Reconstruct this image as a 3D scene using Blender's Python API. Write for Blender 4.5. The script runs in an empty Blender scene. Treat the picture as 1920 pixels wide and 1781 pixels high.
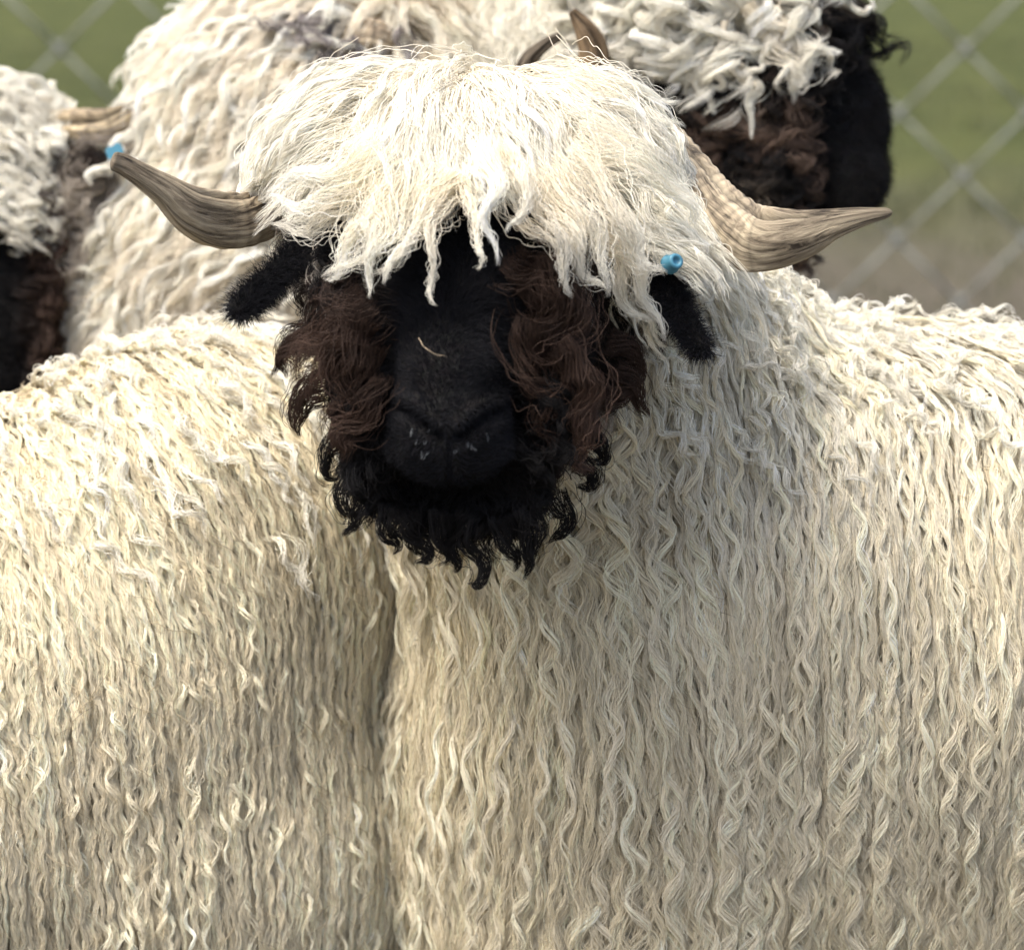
import bpy, bmesh, math, random
import numpy as np
from mathutils import Vector, Matrix, noise
from mathutils.bvhtree import BVHTree

random.seed(7)
rng = np.random.default_rng(7)
SC = bpy.context.scene
COL = SC.collection

# ------------------------------------------------------------------ camera
PITCH = math.radians(10.0)
CAM = Vector((0.0, 0.0, 1.18))
FPX = 6238.0                                   # focal length in photo pixels
cd = bpy.data.cameras.new('camera')
cd.sensor_width = 36.0
cd.sensor_fit = 'HORIZONTAL'
cd.lens = 36.0 * FPX / 1920.0
cd.clip_start = 0.05
cd.clip_end = 600
cd.dof.use_dof = True
cd.dof.focus_distance = 2.35
cd.dof.aperture_fstop = 6.2
cam = bpy.data.objects.new('camera', cd)
COL.objects.link(cam)
cam.location = CAM
cam.rotation_euler = (math.pi / 2 - PITCH, 0, 0)
SC.camera = cam
R_ = Vector((1, 0, 0))
F_ = Vector((0, math.cos(PITCH), -math.sin(PITCH)))
U_ = Vector((0, math.sin(PITCH), math.cos(PITCH)))


def P(x, y, d):
    """world point seen at photo pixel (x, y) at distance d along the view axis"""
    return CAM + R_ * ((x - 960) / FPX * d) + U_ * ((890.5 - y) / FPX * d) + F_ * d


# ------------------------------------------------------------------ light
SUN_DIR = Vector((-0.36, -0.22, 0.90)).normalized()      # towards the sun
w = bpy.data.worlds.new('World')
SC.world = w
w.use_nodes = True
nt = w.node_tree
nt.nodes.clear()
sky = nt.nodes.new('ShaderNodeTexSky')
sky.sky_type = 'NISHITA'
sky.sun_disc = False
sky.sun_elevation = math.asin(SUN_DIR.z)
sky.sun_rotation = math.atan2(SUN_DIR.x, SUN_DIR.y)
sky.dust_density = 6.0
sky.ozone_density = 1.0
bg = nt.nodes.new('ShaderNodeBackground')
bg.inputs[1].default_value = 0.14
wo = nt.nodes.new('ShaderNodeOutputWorld')
nt.links.new(sky.outputs[0], bg.inputs[0])
nt.links.new(bg.outputs[0], wo.inputs[0])
sl = bpy.data.lights.new('sun', 'SUN')
sl.energy = 1.6
sl.angle = math.radians(30)
sl.color = (1.0, 0.965, 0.87)
so = bpy.data.objects.new('sun', sl)
COL.objects.link(so)
so.rotation_euler = (-SUN_DIR).to_track_quat('-Z', 'Y').to_euler()

SC.view_settings.view_transform = 'Standard'
SC.view_settings.look = 'None'
SC.view_settings.gamma = 1
SC.view_settings.exposure = 1.12
SC.render.engine = 'CYCLES'
SC.cycles.max_bounces = 6
SC.cycles.diffuse_bounces = 4
SC.cycles.glossy_bounces = 3
SC.cycles.transmission_bounces = 6
SC.cycles.transparent_max_bounces = 6
SC.cycles.use_adaptive_sampling = True
SC.cycles.adaptive_threshold = 0.02
SC.cycles_curves.shape = 'THICK'


# ------------------------------------------------------------------ materials
def mat(name):
    m = bpy.data.materials.new(name)
    m.use_nodes = True
    m.node_tree.nodes.clear()
    return m, m.node_tree.nodes, m.node_tree.links


def hair_material(name, rough=0.75, spec=0.2, trans=0.35):
    """wool and hair: the strand's own colour comes with it as an attribute"""
    m, n, l = mat(name)
    a = n.new('ShaderNodeAttribute')
    a.attribute_name = 'tint'
    p = n.new('ShaderNodeBsdfPrincipled')
    p.inputs['Roughness'].default_value = rough
    p.inputs['Specular IOR Level'].default_value = spec
    t = n.new('ShaderNodeBsdfTranslucent')
    mx = n.new('ShaderNodeMixShader')
    mx.inputs[0].default_value = trans
    o = n.new('ShaderNodeOutputMaterial')
    l.new(a.outputs['Color'], p.inputs['Base Color'])
    l.new(a.outputs['Color'], t.inputs['Color'])
    l.new(p.outputs[0], mx.inputs[1])
    l.new(t.outputs[0], mx.inputs[2])
    l.new(mx.outputs[0], o.inputs[0])
    return m


M_WOOL = hair_material('wool', 0.8, 0.12, 0.22)
M_DARK = hair_material('dark_wool', 0.65, 0.14, 0.06)


def skin_material():
    m, n, l = mat('fleece_base')
    a = n.new('ShaderNodeAttribute')
    a.attribute_name = 'fur'
    tc = n.new('ShaderNodeTexCoord')
    no = n.new('ShaderNodeTexNoise')
    no.inputs['Scale'].default_value = 140
    no.inputs['Detail'].default_value = 5
    mx = n.new('ShaderNodeMix')
    mx.data_type = 'RGBA'
    mx.blend_type = 'MULTIPLY'
    mx.inputs[0].default_value = 0.5
    p = n.new('ShaderNodeBsdfPrincipled')
    p.inputs['Roughness'].default_value = 0.8
    p.inputs['Specular IOR Level'].default_value = 0.15
    b = n.new('ShaderNodeBump')
    b.inputs['Strength'].default_value = 0.5
    b.inputs['Distance'].default_value = 0.003
    o = n.new('ShaderNodeOutputMaterial')
    l.new(tc.outputs['Object'], no.inputs['Vector'])
    l.new(a.outputs['Color'], mx.inputs[6])
    l.new(no.outputs['Color'], mx.inputs[7])
    l.new(mx.outputs[2], p.inputs['Base Color'])
    l.new(no.outputs['Fac'], b.inputs['Height'])
    l.new(b.outputs[0], p.inputs['Normal'])
    l.new(p.outputs[0], o.inputs[0])
    return m


M_SKIN = skin_material()


def horn_material():
    m, n, l = mat('horn')
    tc = n.new('ShaderNodeUVMap')
    tc.uv_map = 'UVMap'
    mp = n.new('ShaderNodeMapping')
    mp.inputs['Scale'].default_value = (5, 15, 1)      # streaks along the horn
    no = n.new('ShaderNodeTexNoise')
    no.inputs['Scale'].default_value = 1.0
    no.inputs['Detail'].default_value = 11
    no.inputs['Roughness'].default_value = 0.65
    no.inputs['Distortion'].default_value = 1.3
    cr = n.new('ShaderNodeValToRGB')
    e = cr.color_ramp.elements
    e[0].position = 0.37; e[0].color = (0.035, 0.026, 0.018, 1)
    e[1].position = 0.64; e[1].color = (0.49, 0.42, 0.30, 1)
    k = cr.color_ramp.elements.new(0.46); k.color = (0.22, 0.18, 0.127, 1)
    n2 = n.new('ShaderNodeTexNoise')
    n2.inputs['Scale'].default_value = 60
    n2.inputs['Detail'].default_value = 6
    a = n.new('ShaderNodeAttribute')
    a.attribute_name = 'fur'
    mx = n.new('ShaderNodeMix')
    mx.data_type = 'RGBA'; mx.blend_type = 'MULTIPLY'; mx.inputs[0].default_value = 1.0
    ad = n.new('ShaderNodeMath'); ad.operation = 'ADD'
    p = n.new('ShaderNodeBsdfPrincipled')
    p.inputs['Roughness'].default_value = 0.62
    p.inputs['Specular IOR Level'].default_value = 0.3
    b = n.new('ShaderNodeBump')
    b.inputs['Strength'].default_value = 0.9
    b.inputs['Distance'].default_value = 0.0028
    o = n.new('ShaderNodeOutputMaterial')
    obj = n.new('ShaderNodeTexCoord')
    l.new(tc.outputs[0], mp.inputs[0]); l.new(mp.outputs[0], no.inputs[0])
    l.new(obj.outputs['Object'], n2.inputs[0])
    l.new(no.outputs['Fac'], cr.inputs[0])
    l.new(cr.outputs[0], mx.inputs[6]); l.new(a.outputs['Color'], mx.inputs[7])
    l.new(mx.outputs[2], p.inputs['Base Color'])
    l.new(no.outputs['Fac'], ad.inputs[0]); l.new(n2.outputs['Fac'], ad.inputs[1])
    l.new(ad.outputs[0], b.inputs['Height'])
    l.new(b.outputs[0], p.inputs['Normal'])
    l.new(p.outputs[0], o.inputs[0])
    return m


M_HORN = horn_material()


def plain(name, col, rough=0.5, metal=0.0, spec=0.5):
    m, n, l = mat(name)
    p = n.new('ShaderNodeBsdfPrincipled')
    no = n.new('ShaderNodeTexNoise'); no.inputs['Scale'].default_value = 300
    cr = n.new('ShaderNodeMix'); cr.data_type = 'RGBA'
    cr.inputs[6].default_value = (*[c * 0.75 for c in col], 1)
    cr.inputs[7].default_value = (*[min(1, c * 1.2) for c in col], 1)
    l.new(no.outputs['Fac'], cr.inputs[0]); l.new(cr.outputs[2], p.inputs['Base Color'])
    p.inputs['Roughness'].default_value = rough
    p.inputs['Metallic'].default_value = metal
    p.inputs['Specular IOR Level'].default_value = spec
    o = n.new('ShaderNodeOutputMaterial')
    l.new(p.outputs[0], o.inputs[0])
    return m


M_BLUE = plain('blue_plastic', (0.07, 0.24, 0.34), 0.45)
M_EYE = plain('eye', (0.05, 0.03, 0.015), 0.08)
M_WIRE = plain('galvanised_wire', (0.22, 0.23, 0.21), 0.6, 0.1)
M_HOOF = plain('hoof', (0.05, 0.04, 0.035), 0.6)


# ------------------------------------------------------------------ mesh helpers
def link(name, me, m=None, parent=None):
    o = bpy.data.objects.new(name, me)
    COL.objects.link(o)
    if m is not None:
        me.materials.append(m)
    if parent is not None:
        o.parent = parent
    return o


def sphere_template(seg):
    st = seg // 2 + 2
    v = [(0, 0, 1.0)]
    for i in range(1, st):
        a = math.pi * i / st
        v += [(math.sin(a) * math.cos(2 * math.pi * j / seg), math.sin(a) * math.sin(2 * math.pi * j / seg), math.cos(a)) for j in range(seg)]
    v.append((0, 0, -1.0))
    f = [(0, 1 + j, 1 + (j + 1) % seg) for j in range(seg)]
    for i in range(st - 2):
        b = 1 + i * seg
        f += [(b + j, b + seg + j, b + seg + (j + 1) % seg, b + (j + 1) % seg) for j in range(seg)]
    b = 1 + (st - 2) * seg
    f += [(b + j, len(v) - 1, b + (j + 1) % seg) for j in range(seg)]
    return np.array(v), f


TEMPL = {}


class Lump:
    """collects closed shapes (vertices and faces) for one mesh"""

    def __init__(self):
        self.v = []
        self.f = []
        self.n = 0

    def add(self, v, f):
        self.v.append(np.asarray(v, float))
        n = self.n
        self.f += [tuple(i + n for i in t) for t in f]
        self.n += len(v)

    def mesh(self, name, smooth=True):
        me = bpy.data.meshes.new(name)
        me.from_pydata(np.concatenate(self.v).tolist(), [], self.f)
        if smooth:
            me.polygons.foreach_set('use_smooth', [True] * len(me.polygons))
        return me

    def bar(self, a, b, r, seg=8):
        a, b = Vector(a), Vector(b)
        q = (b - a).to_track_quat('Z', 'Y').to_matrix()
        ring = [q @ Vector((r * math.cos(math.tau * i / seg), r * math.sin(math.tau * i / seg), 0)) for i in range(seg)]
        v = [a + c for c in ring] + [b + c for c in ring]
        f = [(i, (i + 1) % seg, seg + (i + 1) % seg, seg + i) for i in range(seg)] + [tuple(range(seg))[::-1], tuple(range(seg, 2 * seg))]
        self.add([list(c) for c in v], f)


def ell(bm, c, r, X=(1, 0, 0), Y=(0, 1, 0), Z=(0, 0, 1), seg=28):
    """one ellipsoid with radii r along the axes X, Y, Z"""
    if seg not in TEMPL:
        TEMPL[seg] = sphere_template(seg)
    v, f = TEMPL[seg]
    B = np.array([list(Vector(X).normalized()), list(Vector(Y).normalized()), list(Vector(Z).normalized())])
    q = (v * np.array(r)) @ B + np.array(list(c))
    if np.linalg.det(B) < 0:
        f = [t[::-1] for t in f]
    bm.add(q, f)


def chain(bm, pts, flat=None, n=6):
    """tapered limb: a run of overlapping spheres through (point, radius) pairs"""
    for (a, ra), (b, rb) in zip(pts[:-1], pts[1:]):
        a, b = Vector(a), Vector(b)
        k = max(2, int((b - a).length / (0.3 * min(ra, rb))) + 1)
        for i in range(k + 1):
            t = i / k
            r = ra + (rb - ra) * t
            if flat is None:
                ell(bm, a.lerp(b, t), (r, r, r), seg=14)
            else:
                ax = (b - a).normalized()
                fl = flat - ax * flat.dot(ax)
                fl.normalize()
                ell(bm, a.lerp(b, t), (r, r, r * 0.45), ax, fl.cross(ax), fl, seg=16)


def fuse(bm, voxel, smooth=8):
    """fuse overlapping closed lumps into one continuous smooth body"""
    me = bm.mesh('tmp')
    o = bpy.data.objects.new('tmp', me)
    COL.objects.link(o)
    md = o.modifiers.new('r', 'REMESH')
    md.mode = 'VOXEL'
    md.voxel_size = voxel
    md.use_smooth_shade = True
    ms = o.modifiers.new('s', 'SMOOTH')
    ms.factor = 0.5
    ms.iterations = smooth
    dg = bpy.context.evaluated_depsgraph_get()
    out = bpy.data.meshes.new_from_object(o.evaluated_get(dg))
    bpy.data.objects.remove(o)
    bpy.data.meshes.remove(me)
    return out


def relax(me, weight, it=100):
    """even out the joins between lumps where weight(vertex) > 0"""
    co = co_of(me).astype(float)
    e = np.empty(len(me.edges) * 2, np.int32)
    me.edges.foreach_get('vertices', e)
    a, b = e[0::2], e[1::2]
    n = len(co)
    deg = (np.bincount(a, minlength=n) + np.bincount(b, minlength=n))[:, None]
    w = weight(co)[:, None] * .7
    for _ in range(it):
        s_ = np.empty_like(co)
        for k in range(3):
            s_[:, k] = np.bincount(a, co[b, k], n) + np.bincount(b, co[a, k], n)
        co = co * (1 - w) + s_ / deg * w
    me.vertices.foreach_set('co', co.astype(np.float32).ravel())
    me.update()


def co_of(me):
    a = np.empty(len(me.vertices) * 3, np.float32)
    me.vertices.foreach_get('co', a)
    return a.reshape(-1, 3)


def nrm_of(me):
    a = np.empty(len(me.vertices) * 3, np.float32)
    me.vertices.foreach_get('normal', a)
    return a.reshape(-1, 3)


def proj(p):
    """photo pixel of world points (numpy), used only to choose where wool is worth growing"""
    q = p - np.array(CAM)
    d = q @ np.array(F_)
    return 960 + (q @ np.array(R_)) / d * FPX, 890.5 - (q @ np.array(U_)) / d * FPX, d


def set_fur(me, rgb):
    at = me.color_attributes.new('fur', 'FLOAT_COLOR', 'POINT')
    a = np.ones((len(me.vertices), 4), np.float32)
    a[:, :3] = rgb
    at.data.foreach_set('color', a.ravel())


class Surf:
    """triangles of a mesh for root sampling, BVH for combing"""

    def __init__(self, me):
        me.calc_loop_triangles()
        t = np.empty(len(me.loop_triangles) * 3, np.int32)
        me.loop_triangles.foreach_get('vertices', t)
        self.t = t.reshape(-1, 3)
        self.co = co_of(me)
        self.n = nrm_of(me)
        v = self.co[self.t]
        self.area = np.linalg.norm(np.cross(v[:, 1] - v[:, 0], v[:, 2] - v[:, 0]), axis=1) / 2
        self.cen = v.mean(1)
        self.bvh = BVHTree.FromPolygons([Vector(c) for c in self.co.tolist()], self.t.tolist())

    def sample(self, per_m2, weight, spacing=0.0):
        """random roots; weight(centre, normal) -> density factor per triangle"""
        fn = self.n[self.t].mean(1)
        fn /= np.linalg.norm(fn, axis=1)[:, None] + 1e-9
        wgt = weight(self.cen, fn) * self.area
        total = wgt.sum() * per_m2
        k = int(total * (3 if spacing else 1))
        if k < 1:
            return np.zeros((0, 3)), np.zeros((0, 3))
        i = rng.choice(len(wgt), k, p=wgt / wgt.sum())
        u = rng.random((k, 2))
        fl = u.sum(1) > 1
        u[fl] = 1 - u[fl]
        v = self.co[self.t[i]]
        p = v[:, 0] + u[:, :1] * (v[:, 1] - v[:, 0]) + u[:, 1:] * (v[:, 2] - v[:, 0])
        n = fn[i]
        if spacing:
            key = np.floor(p / spacing).astype(np.int64)
            h = (key[:, 0] * 73856093) ^ (key[:, 1] * 19349663) ^ (key[:, 2] * 83492791)
            _, ui = np.unique(h, return_index=True)
            rng.shuffle(ui)
            p, n = p[ui], n[ui]
        return p, n


def smoothstep(a, b, x):
    t = np.clip((x - a) / (b - a), 0, 1)
    return t * t * (3 - 2 * t)


def trace(surf, P0, N0, field, L, m, grav, h0, h1, cling, lift=0.5):
    """comb guide hairs over the surface. field(p, n, t) -> direction; L: lengths;
    h0/h1: height above the skin at root and tip; cling: 0 free fall .. 1 stuck to the coat"""
    G = np.empty((len(P0), m, 3))
    NN = np.empty((len(P0), m, 3))
    find = surf.bvh.find_nearest
    for i in range(len(P0)):
        p = Vector(P0[i])
        n = Vector(N0[i])
        d = (field(p, n, 0.0) + n * lift).normalized()
        st = L[i] / (m - 1)
        hh1 = h1 * (0.7 + 0.6 * random.random())
        for j in range(m):
            G[i, j] = p
            NN[i, j] = n
            t = j / (m - 1)
            q, nq, _, _ = find(p)
            f = field(p, nq, t)
            f = f - nq * f.dot(nq) * 0.8 * cling
            d = (d * 1.0 + f * 0.55 + Vector((0, 0, -grav * t))).normalized()
            p = p + d * st
            q, nq, _, _ = find(p)
            h = (p - q).dot(nq)
            want = h0 + (hh1 - h0) * min(1, t * 2.0)
            if h < want:
                p = q + nq * (h + (want - h) * 0.7)
                dn = d.dot(nq)
                if dn < 0:
                    d = (d - nq * dn * 0.8).normalized()
            elif cling > 0:
                p = p - nq * (h - want) * 0.45 * cling
            n = (n * 0.5 + nq * 0.5).normalized()
    return G, NN


def grow(name, parent, material, G, NN, k, R, wave, period, r0, col_root, col_tip, phase=None,
         frizz=0.0006, fly=0.06, tipc=0.25, rootc=1.0, midc=0.85, m2=None, flat=1.0, colour_var=0.10, len_var=0.3,
         lock_tint=None, wave_tip=1.0, kids=None, helix=0.75):
    """turn guides into locks of k strands: wavy, clumped, tapering. Returns arrays to be merged by commit()"""
    n, m, _ = G.shape
    if n == 0:
        return None
    R = np.broadcast_to(np.asarray(R, float), (n,))
    wave = np.broadcast_to(np.asarray(wave, float), (n,))
    period = np.broadcast_to(np.asarray(period, float), (n,))
    if m2 is None:
        m2 = m
    seglen = np.linalg.norm(np.diff(G, axis=1), axis=2)
    L = seglen.sum(1)
    idx = np.repeat(np.arange(n), k)
    K = n * k
    lj = 1 - len_var * rng.random(K) ** 1.5
    t = np.linspace(0, 1, m2)[None, :] * lj[:, None]                  # (K, m2)
    x = t * (m - 1)
    i0 = np.clip(x.astype(int), 0, m - 2)
    fr = (x - i0)[..., None]
    g = G[idx[:, None], i0] * (1 - fr) + G[idx[:, None], i0 + 1] * fr
    nn = NN[idx[:, None], i0] * (1 - fr) + NN[idx[:, None], i0 + 1] * fr
    T = np.gradient(g, axis=1)
    T /= np.linalg.norm(T, axis=2, keepdims=True) + 1e-9
    B = np.cross(T, nn)
    B /= np.linalg.norm(B, axis=2, keepdims=True) + 1e-9
    N = np.cross(B, T)
    if phase is None:
        phase = rng.random(n) * 6.28
    s = t * L[idx][:, None]
    ph = phase[idx][:, None] + rng.normal(0, 0.18, (K, 1)) + 2 * math.pi * s / (period[idx][:, None] * (1 + rng.normal(0, 0.03, (K, 1))))
    ph = ph + 0.35 * np.sin(s / period[idx][:, None] * 1.7 + idx[:, None] * 1.37)
    env = smoothstep(0.0, 0.22, t) * (1 + (wave_tip - 1) * t)
    am = wave[idx][:, None] * env * (1 + rng.normal(0, 0.08, (K, 1)))
    sgn = np.where(rng.random(n) < 0.5, -1.0, 1.0)[idx][:, None]
    # where in the lock's section this strand runs
    rr = np.sqrt(rng.random(K)) * R[idx]
    th = rng.random(K) * 6.28
    isfly = rng.random(K) < fly
    rr = np.where(isfly, rr * 2.2, rr)
    prof = np.where(t < 0.5, rootc + (midc - rootc) * t * 2, midc + (tipc - midc) * (t * 2 - 1))
    tw = th[:, None] + sgn * s / (period[idx][:, None]) * 1.6
    ox = rr[:, None] * prof * np.cos(tw)
    oy = rr[:, None] * prof * np.sin(tw) * flat
    fa = frizz * np.where(isfly, 2.2, 0.7)[:, None] * env
    f1 = rng.random((K, 1)) * 6.28
    f2 = rng.uniform(0.5, 1.3, (K, 1)) * 2 * math.pi / 0.011
    ox = ox + am * np.sin(ph) + fa * np.sin(f2 * s + f1)
    oy = oy + helix * am * np.cos(ph) * sgn + fa * np.cos(f2 * s * 0.8 + f1 * 2)
    pos = g + B * ox[..., None] + N * oy[..., None]
    rad = r0 * (1 - 0.72 * t ** 2.5) * (0.75 + 0.5 * rng.random((K, 1)))
    rad[:, -1] *= 0.3
    cr = np.asarray(col_root, float)
    ct = np.asarray(col_tip, float)
    if cr.ndim == 1:
        cr = np.broadcast_to(cr, (n, 3))
    if ct.ndim == 1:
        ct = np.broadcast_to(ct, (n, 3))
    mixv = smoothstep(0.0, 0.75, t)[..., None]
    col = cr[idx][:, None, :] * (1 - mixv) + ct[idx][:, None, :] * mixv
    col = col * (1 + rng.normal(0, colour_var, (K, 1, 1)))
    lt = (1 + rng.normal(0, colour_var * 0.8, (n, 1))) if lock_tint is None else lock_tint
    col = col * lt[idx][:, None, :]
    col = np.clip(col, 0.002, 0.93)
    return pos.astype(np.float32), rad.astype(np.float32), col.astype(np.float32)


TOTAL = [0]


def commit(name, parent, material, batches):
    batches = [b for b in batches if b is not None]
    if not batches:
        return None
    hc = bpy.data.hair_curves.new(name)
    sizes = []
    for b in batches:
        sizes += [b[0].shape[1]] * b[0].shape[0]
    hc.add_curves(sizes)
    pos = np.concatenate([b[0].reshape(-1, 3) for b in batches])
    rad = np.concatenate([b[1].ravel() for b in batches])
    col = np.concatenate([b[2].reshape(-1, 3) for b in batches])
    TOTAL[0] += len(rad)
    hc.position_data.foreach_set('vector', np.ascontiguousarray(pos).ravel())
    ra = hc.attributes.get('radius') or hc.attributes.new('radius', 'FLOAT', 'POINT')
    ra.data.foreach_set('value', np.ascontiguousarray(rad))
    ca = hc.attributes.new('tint', 'FLOAT_COLOR', 'POINT')
    c4 = np.ones((len(col), 4), np.float32)
    c4[:, :3] = col
    ca.data.foreach_set('color', c4.ravel())
    hc.materials.append(material)
    o = bpy.data.objects.new(name, hc)
    COL.objects.link(o)
    o.parent = parent
    return o


def nphase(P0, freq, k):
    return np.array([noise.noise(Vector(p) * freq) * k for p in P0.tolist()]) + rng.normal(0, 0.30, len(P0))


def nval(P0, freq, off=0.0):
    return np.array([noise.noise(Vector(p) * freq + Vector((off, off, off))) for p in P0.tolist()])


def paths(lines, m):
    """hand-laid locks: each line a list of world points, resampled smoothly to m points"""
    G = np.empty((len(lines), m, 3))
    for i, ln in enumerate(lines):
        a = np.array([list(q) for q in ln], float)
        k = len(a)
        x = np.linspace(0, k - 1, m)
        b = np.vstack([2 * a[0] - a[1], a, 2 * a[-1] - a[-2]])
        for j, xx in enumerate(x):
            s = min(int(xx), k - 2)
            u = xx - s
            p0, p1, p2, p3 = b[s], b[s + 1], b[s + 2], b[s + 3]
            G[i, j] = 0.5 * (2 * p1 + (p2 - p0) * u + (2 * p0 - 5 * p1 + 4 * p2 - p3) * u * u + (3 * p1 - p0 - 3 * p2 + p3) * u ** 3)
    N = np.broadcast_to(np.array(-F_), G.shape).copy()
    return G, N


# ------------------------------------------------------------------ horn
def horn(parent, pts, name='horn', ridges=26, groove=1.2, twist=1.2, tint=(1, 1, 1), blunt=0.0, flat_ratio=0.62, flatdir=None, rad_amp=0.05, ridge_until=0.45, keel=None):
    """pts: (world point, half width). Swept grooved section with growth rings near the base"""
    m = 150
    nseg = 56
    P3 = [list(p) + [r * 100] for p, r in pts]
    a = np.array(P3, float)
    G = np.empty((m, 4))
    k = len(a)
    b = np.vstack([2 * a[0] - a[1], a, 2 * a[-1] - a[-2]])
    for j, xx in enumerate(np.linspace(0, k - 1, m)):
        s = min(int(xx), k - 2)
        u = xx - s
        p0, p1, p2, p3 = b[s], b[s + 1], b[s + 2], b[s + 3]
        G[j] = 0.5 * (2 * p1 + (p2 - p0) * u + (2 * p0 - 5 * p1 + 4 * p2 - p3) * u * u + (3 * p1 - p0 - 3 * p2 + p3) * u ** 3)
    c = G[:, :3]
    rad = np.maximum(G[:, 3] / 100, 0.0015)
    T = np.gradient(c, axis=0)
    T /= np.linalg.norm(T, axis=1)[:, None]
    ref = np.array(flatdir if flatdir is not None else -F_)
    arc = np.concatenate([[0], np.cumsum(np.linalg.norm(np.diff(c, axis=0), axis=1))])
    bm = bmesh.new()
    uvl = bm.loops.layers.uv.new('UVMap')
    rings = []
    for i in range(m):
        w_ = np.cross(T[i], ref); w_ /= np.linalg.norm(w_)      # across: seen full width
        h_ = np.cross(w_, T[i])                                 # towards the viewer side
        t = i / (m - 1)
        rg = max(0.0, 1 - t / ridge_until) if ridge_until else 0
        ring = 1 + rad_amp * (rg ** 0.5) * (abs(math.sin(arc[i] * math.pi * ridges * 2.2 + 0.8 * math.sin(i * .31))) - 0.5) * 2
        cap = 1.0
        if t > 0.965:
            cap = math.sqrt(max(0.0, 1 - ((t - 0.965) / 0.035) ** 2)) * (1 - blunt) + blunt * math.sqrt(max(0.0, 1 - ((t - 0.965) / 0.035) ** 4))
        vs = []
        for q in range(nseg):
            th = 2 * math.pi * q / nseg
            g0 = groove + twist * t                              # groove runs along and winds slowly
            dth = (th - g0 + math.pi) % (2 * math.pi) - math.pi
            dth2 = (th - g0 - 2.6 + math.pi) % (2 * math.pi) - math.pi
            rr = 1 - 0.42 * math.exp(-(dth / 0.2) ** 2) + 0.08 * math.exp(-((dth - 0.45) / 0.25) ** 2) - 0.1 * math.exp(-(dth2 / 0.18) ** 2)
            nz = noise.noise(Vector((arc[i] * 22, math.cos(th) * 2.2, math.sin(th) * 2.2)))
            nz2 = noise.noise(Vector((arc[i] * 60, math.cos(th) * 9, math.sin(th) * 9)))
            if keel is not None:
                dk = (th - keel + math.pi) % (2 * math.pi) - math.pi
                rr += .16 * math.exp(-(dk / .32) ** 2)
            rr *= ring * cap * (1 + 0.07 * nz + 0.05 * nz2)
            x = math.cos(th) * rad[i] * rr
            y = math.sin(th) * rad[i] * rr * flat_ratio
            vs.append(bm.verts.new(c[i] + w_ * x + h_ * y))
        rings.append(vs)
    for i in range(m - 1):
        for q in range(nseg):
            f = bm.faces.new((rings[i][q], rings[i][(q + 1) % nseg], rings[i + 1][(q + 1) % nseg], rings[i + 1][q]))
            f.smooth = True
            uv = [(arc[i], q / nseg), (arc[i], (q + 1) / nseg), (arc[i + 1], (q + 1) / nseg), (arc[i + 1], q / nseg)]
            for lp, (a_, b_) in zip(f.loops, uv):
                lp[uvl].uv = (a_ * 3.0, b_)
    bm.faces.new(rings[0][::-1])
    bm.faces.new(rings[-1])
    bmesh.ops.recalc_face_normals(bm, faces=bm.faces)
    me = bpy.data.meshes.new(name)
    bm.to_mesh(me)
    bm.free()
    tv = np.repeat(np.linspace(0, 1, m), nseg)
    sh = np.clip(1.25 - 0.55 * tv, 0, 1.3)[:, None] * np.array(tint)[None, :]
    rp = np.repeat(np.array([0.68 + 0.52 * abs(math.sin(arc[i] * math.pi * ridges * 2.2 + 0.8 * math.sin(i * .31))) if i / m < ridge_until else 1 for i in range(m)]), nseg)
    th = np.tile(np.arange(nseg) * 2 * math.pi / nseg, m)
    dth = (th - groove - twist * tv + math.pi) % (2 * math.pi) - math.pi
    groove_edge_tone = 1 - .72 * np.exp(-(dth / .19) ** 2)  # colour goes darker along the groove and a second line, paler at the edges
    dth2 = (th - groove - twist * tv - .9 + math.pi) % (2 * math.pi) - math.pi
    groove_edge_tone *= 1 - .4 * np.exp(-(dth2 / .07) ** 2)
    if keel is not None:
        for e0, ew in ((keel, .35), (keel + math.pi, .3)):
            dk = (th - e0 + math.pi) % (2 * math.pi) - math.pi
            groove_edge_tone *= 1 + .35 * np.exp(-(dk / ew) ** 2)
    set_fur(me, sh * (rp * groove_edge_tone)[:, None])
    o = link(name, me, M_HORN, parent)
    return o


def ear_tag(parent, p, axis, r=0.0042, h=0.008):
    """flanged button tag: disc, shaft collar and rim"""
    bm = bmesh.new()
    axis = Vector(axis).normalized()
    q = axis.to_track_quat('Z', 'Y').to_matrix().to_4x4()
    prof = [(0, 0), (r * 1.0, 0), (r * 1.12, h * .08), (r * 1.12, h * .22), (r * 0.92, h * .3), (r * 0.9, h * .85), (r * .8, h), (r * .45, h * 1.02), (r * .4, h * .85), (0, h * .8)]
    rings = []
    for (rr, z) in prof:
        rings.append([bm.verts.new(Vector(p) + (q @ Vector((rr * math.cos(a * math.tau / 28), rr * math.sin(a * math.tau / 28), z)))) for a in range(28)])
    for a, b in zip(rings[:-1], rings[1:]):
        for i in range(28):
            f = bm.faces.new((a[i], a[(i + 1) % 28], b[(i + 1) % 28], b[i]))
            f.smooth = True
    bmesh.ops.remove_doubles(bm, verts=bm.verts, dist=1e-6)
    bmesh.ops.recalc_face_normals(bm, faces=bm.faces)
    me = bpy.data.meshes.new('ear_tag')
    bm.to_mesh(me)
    bm.free()
    return link('ear_tag', me, M_BLUE, parent)


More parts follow.
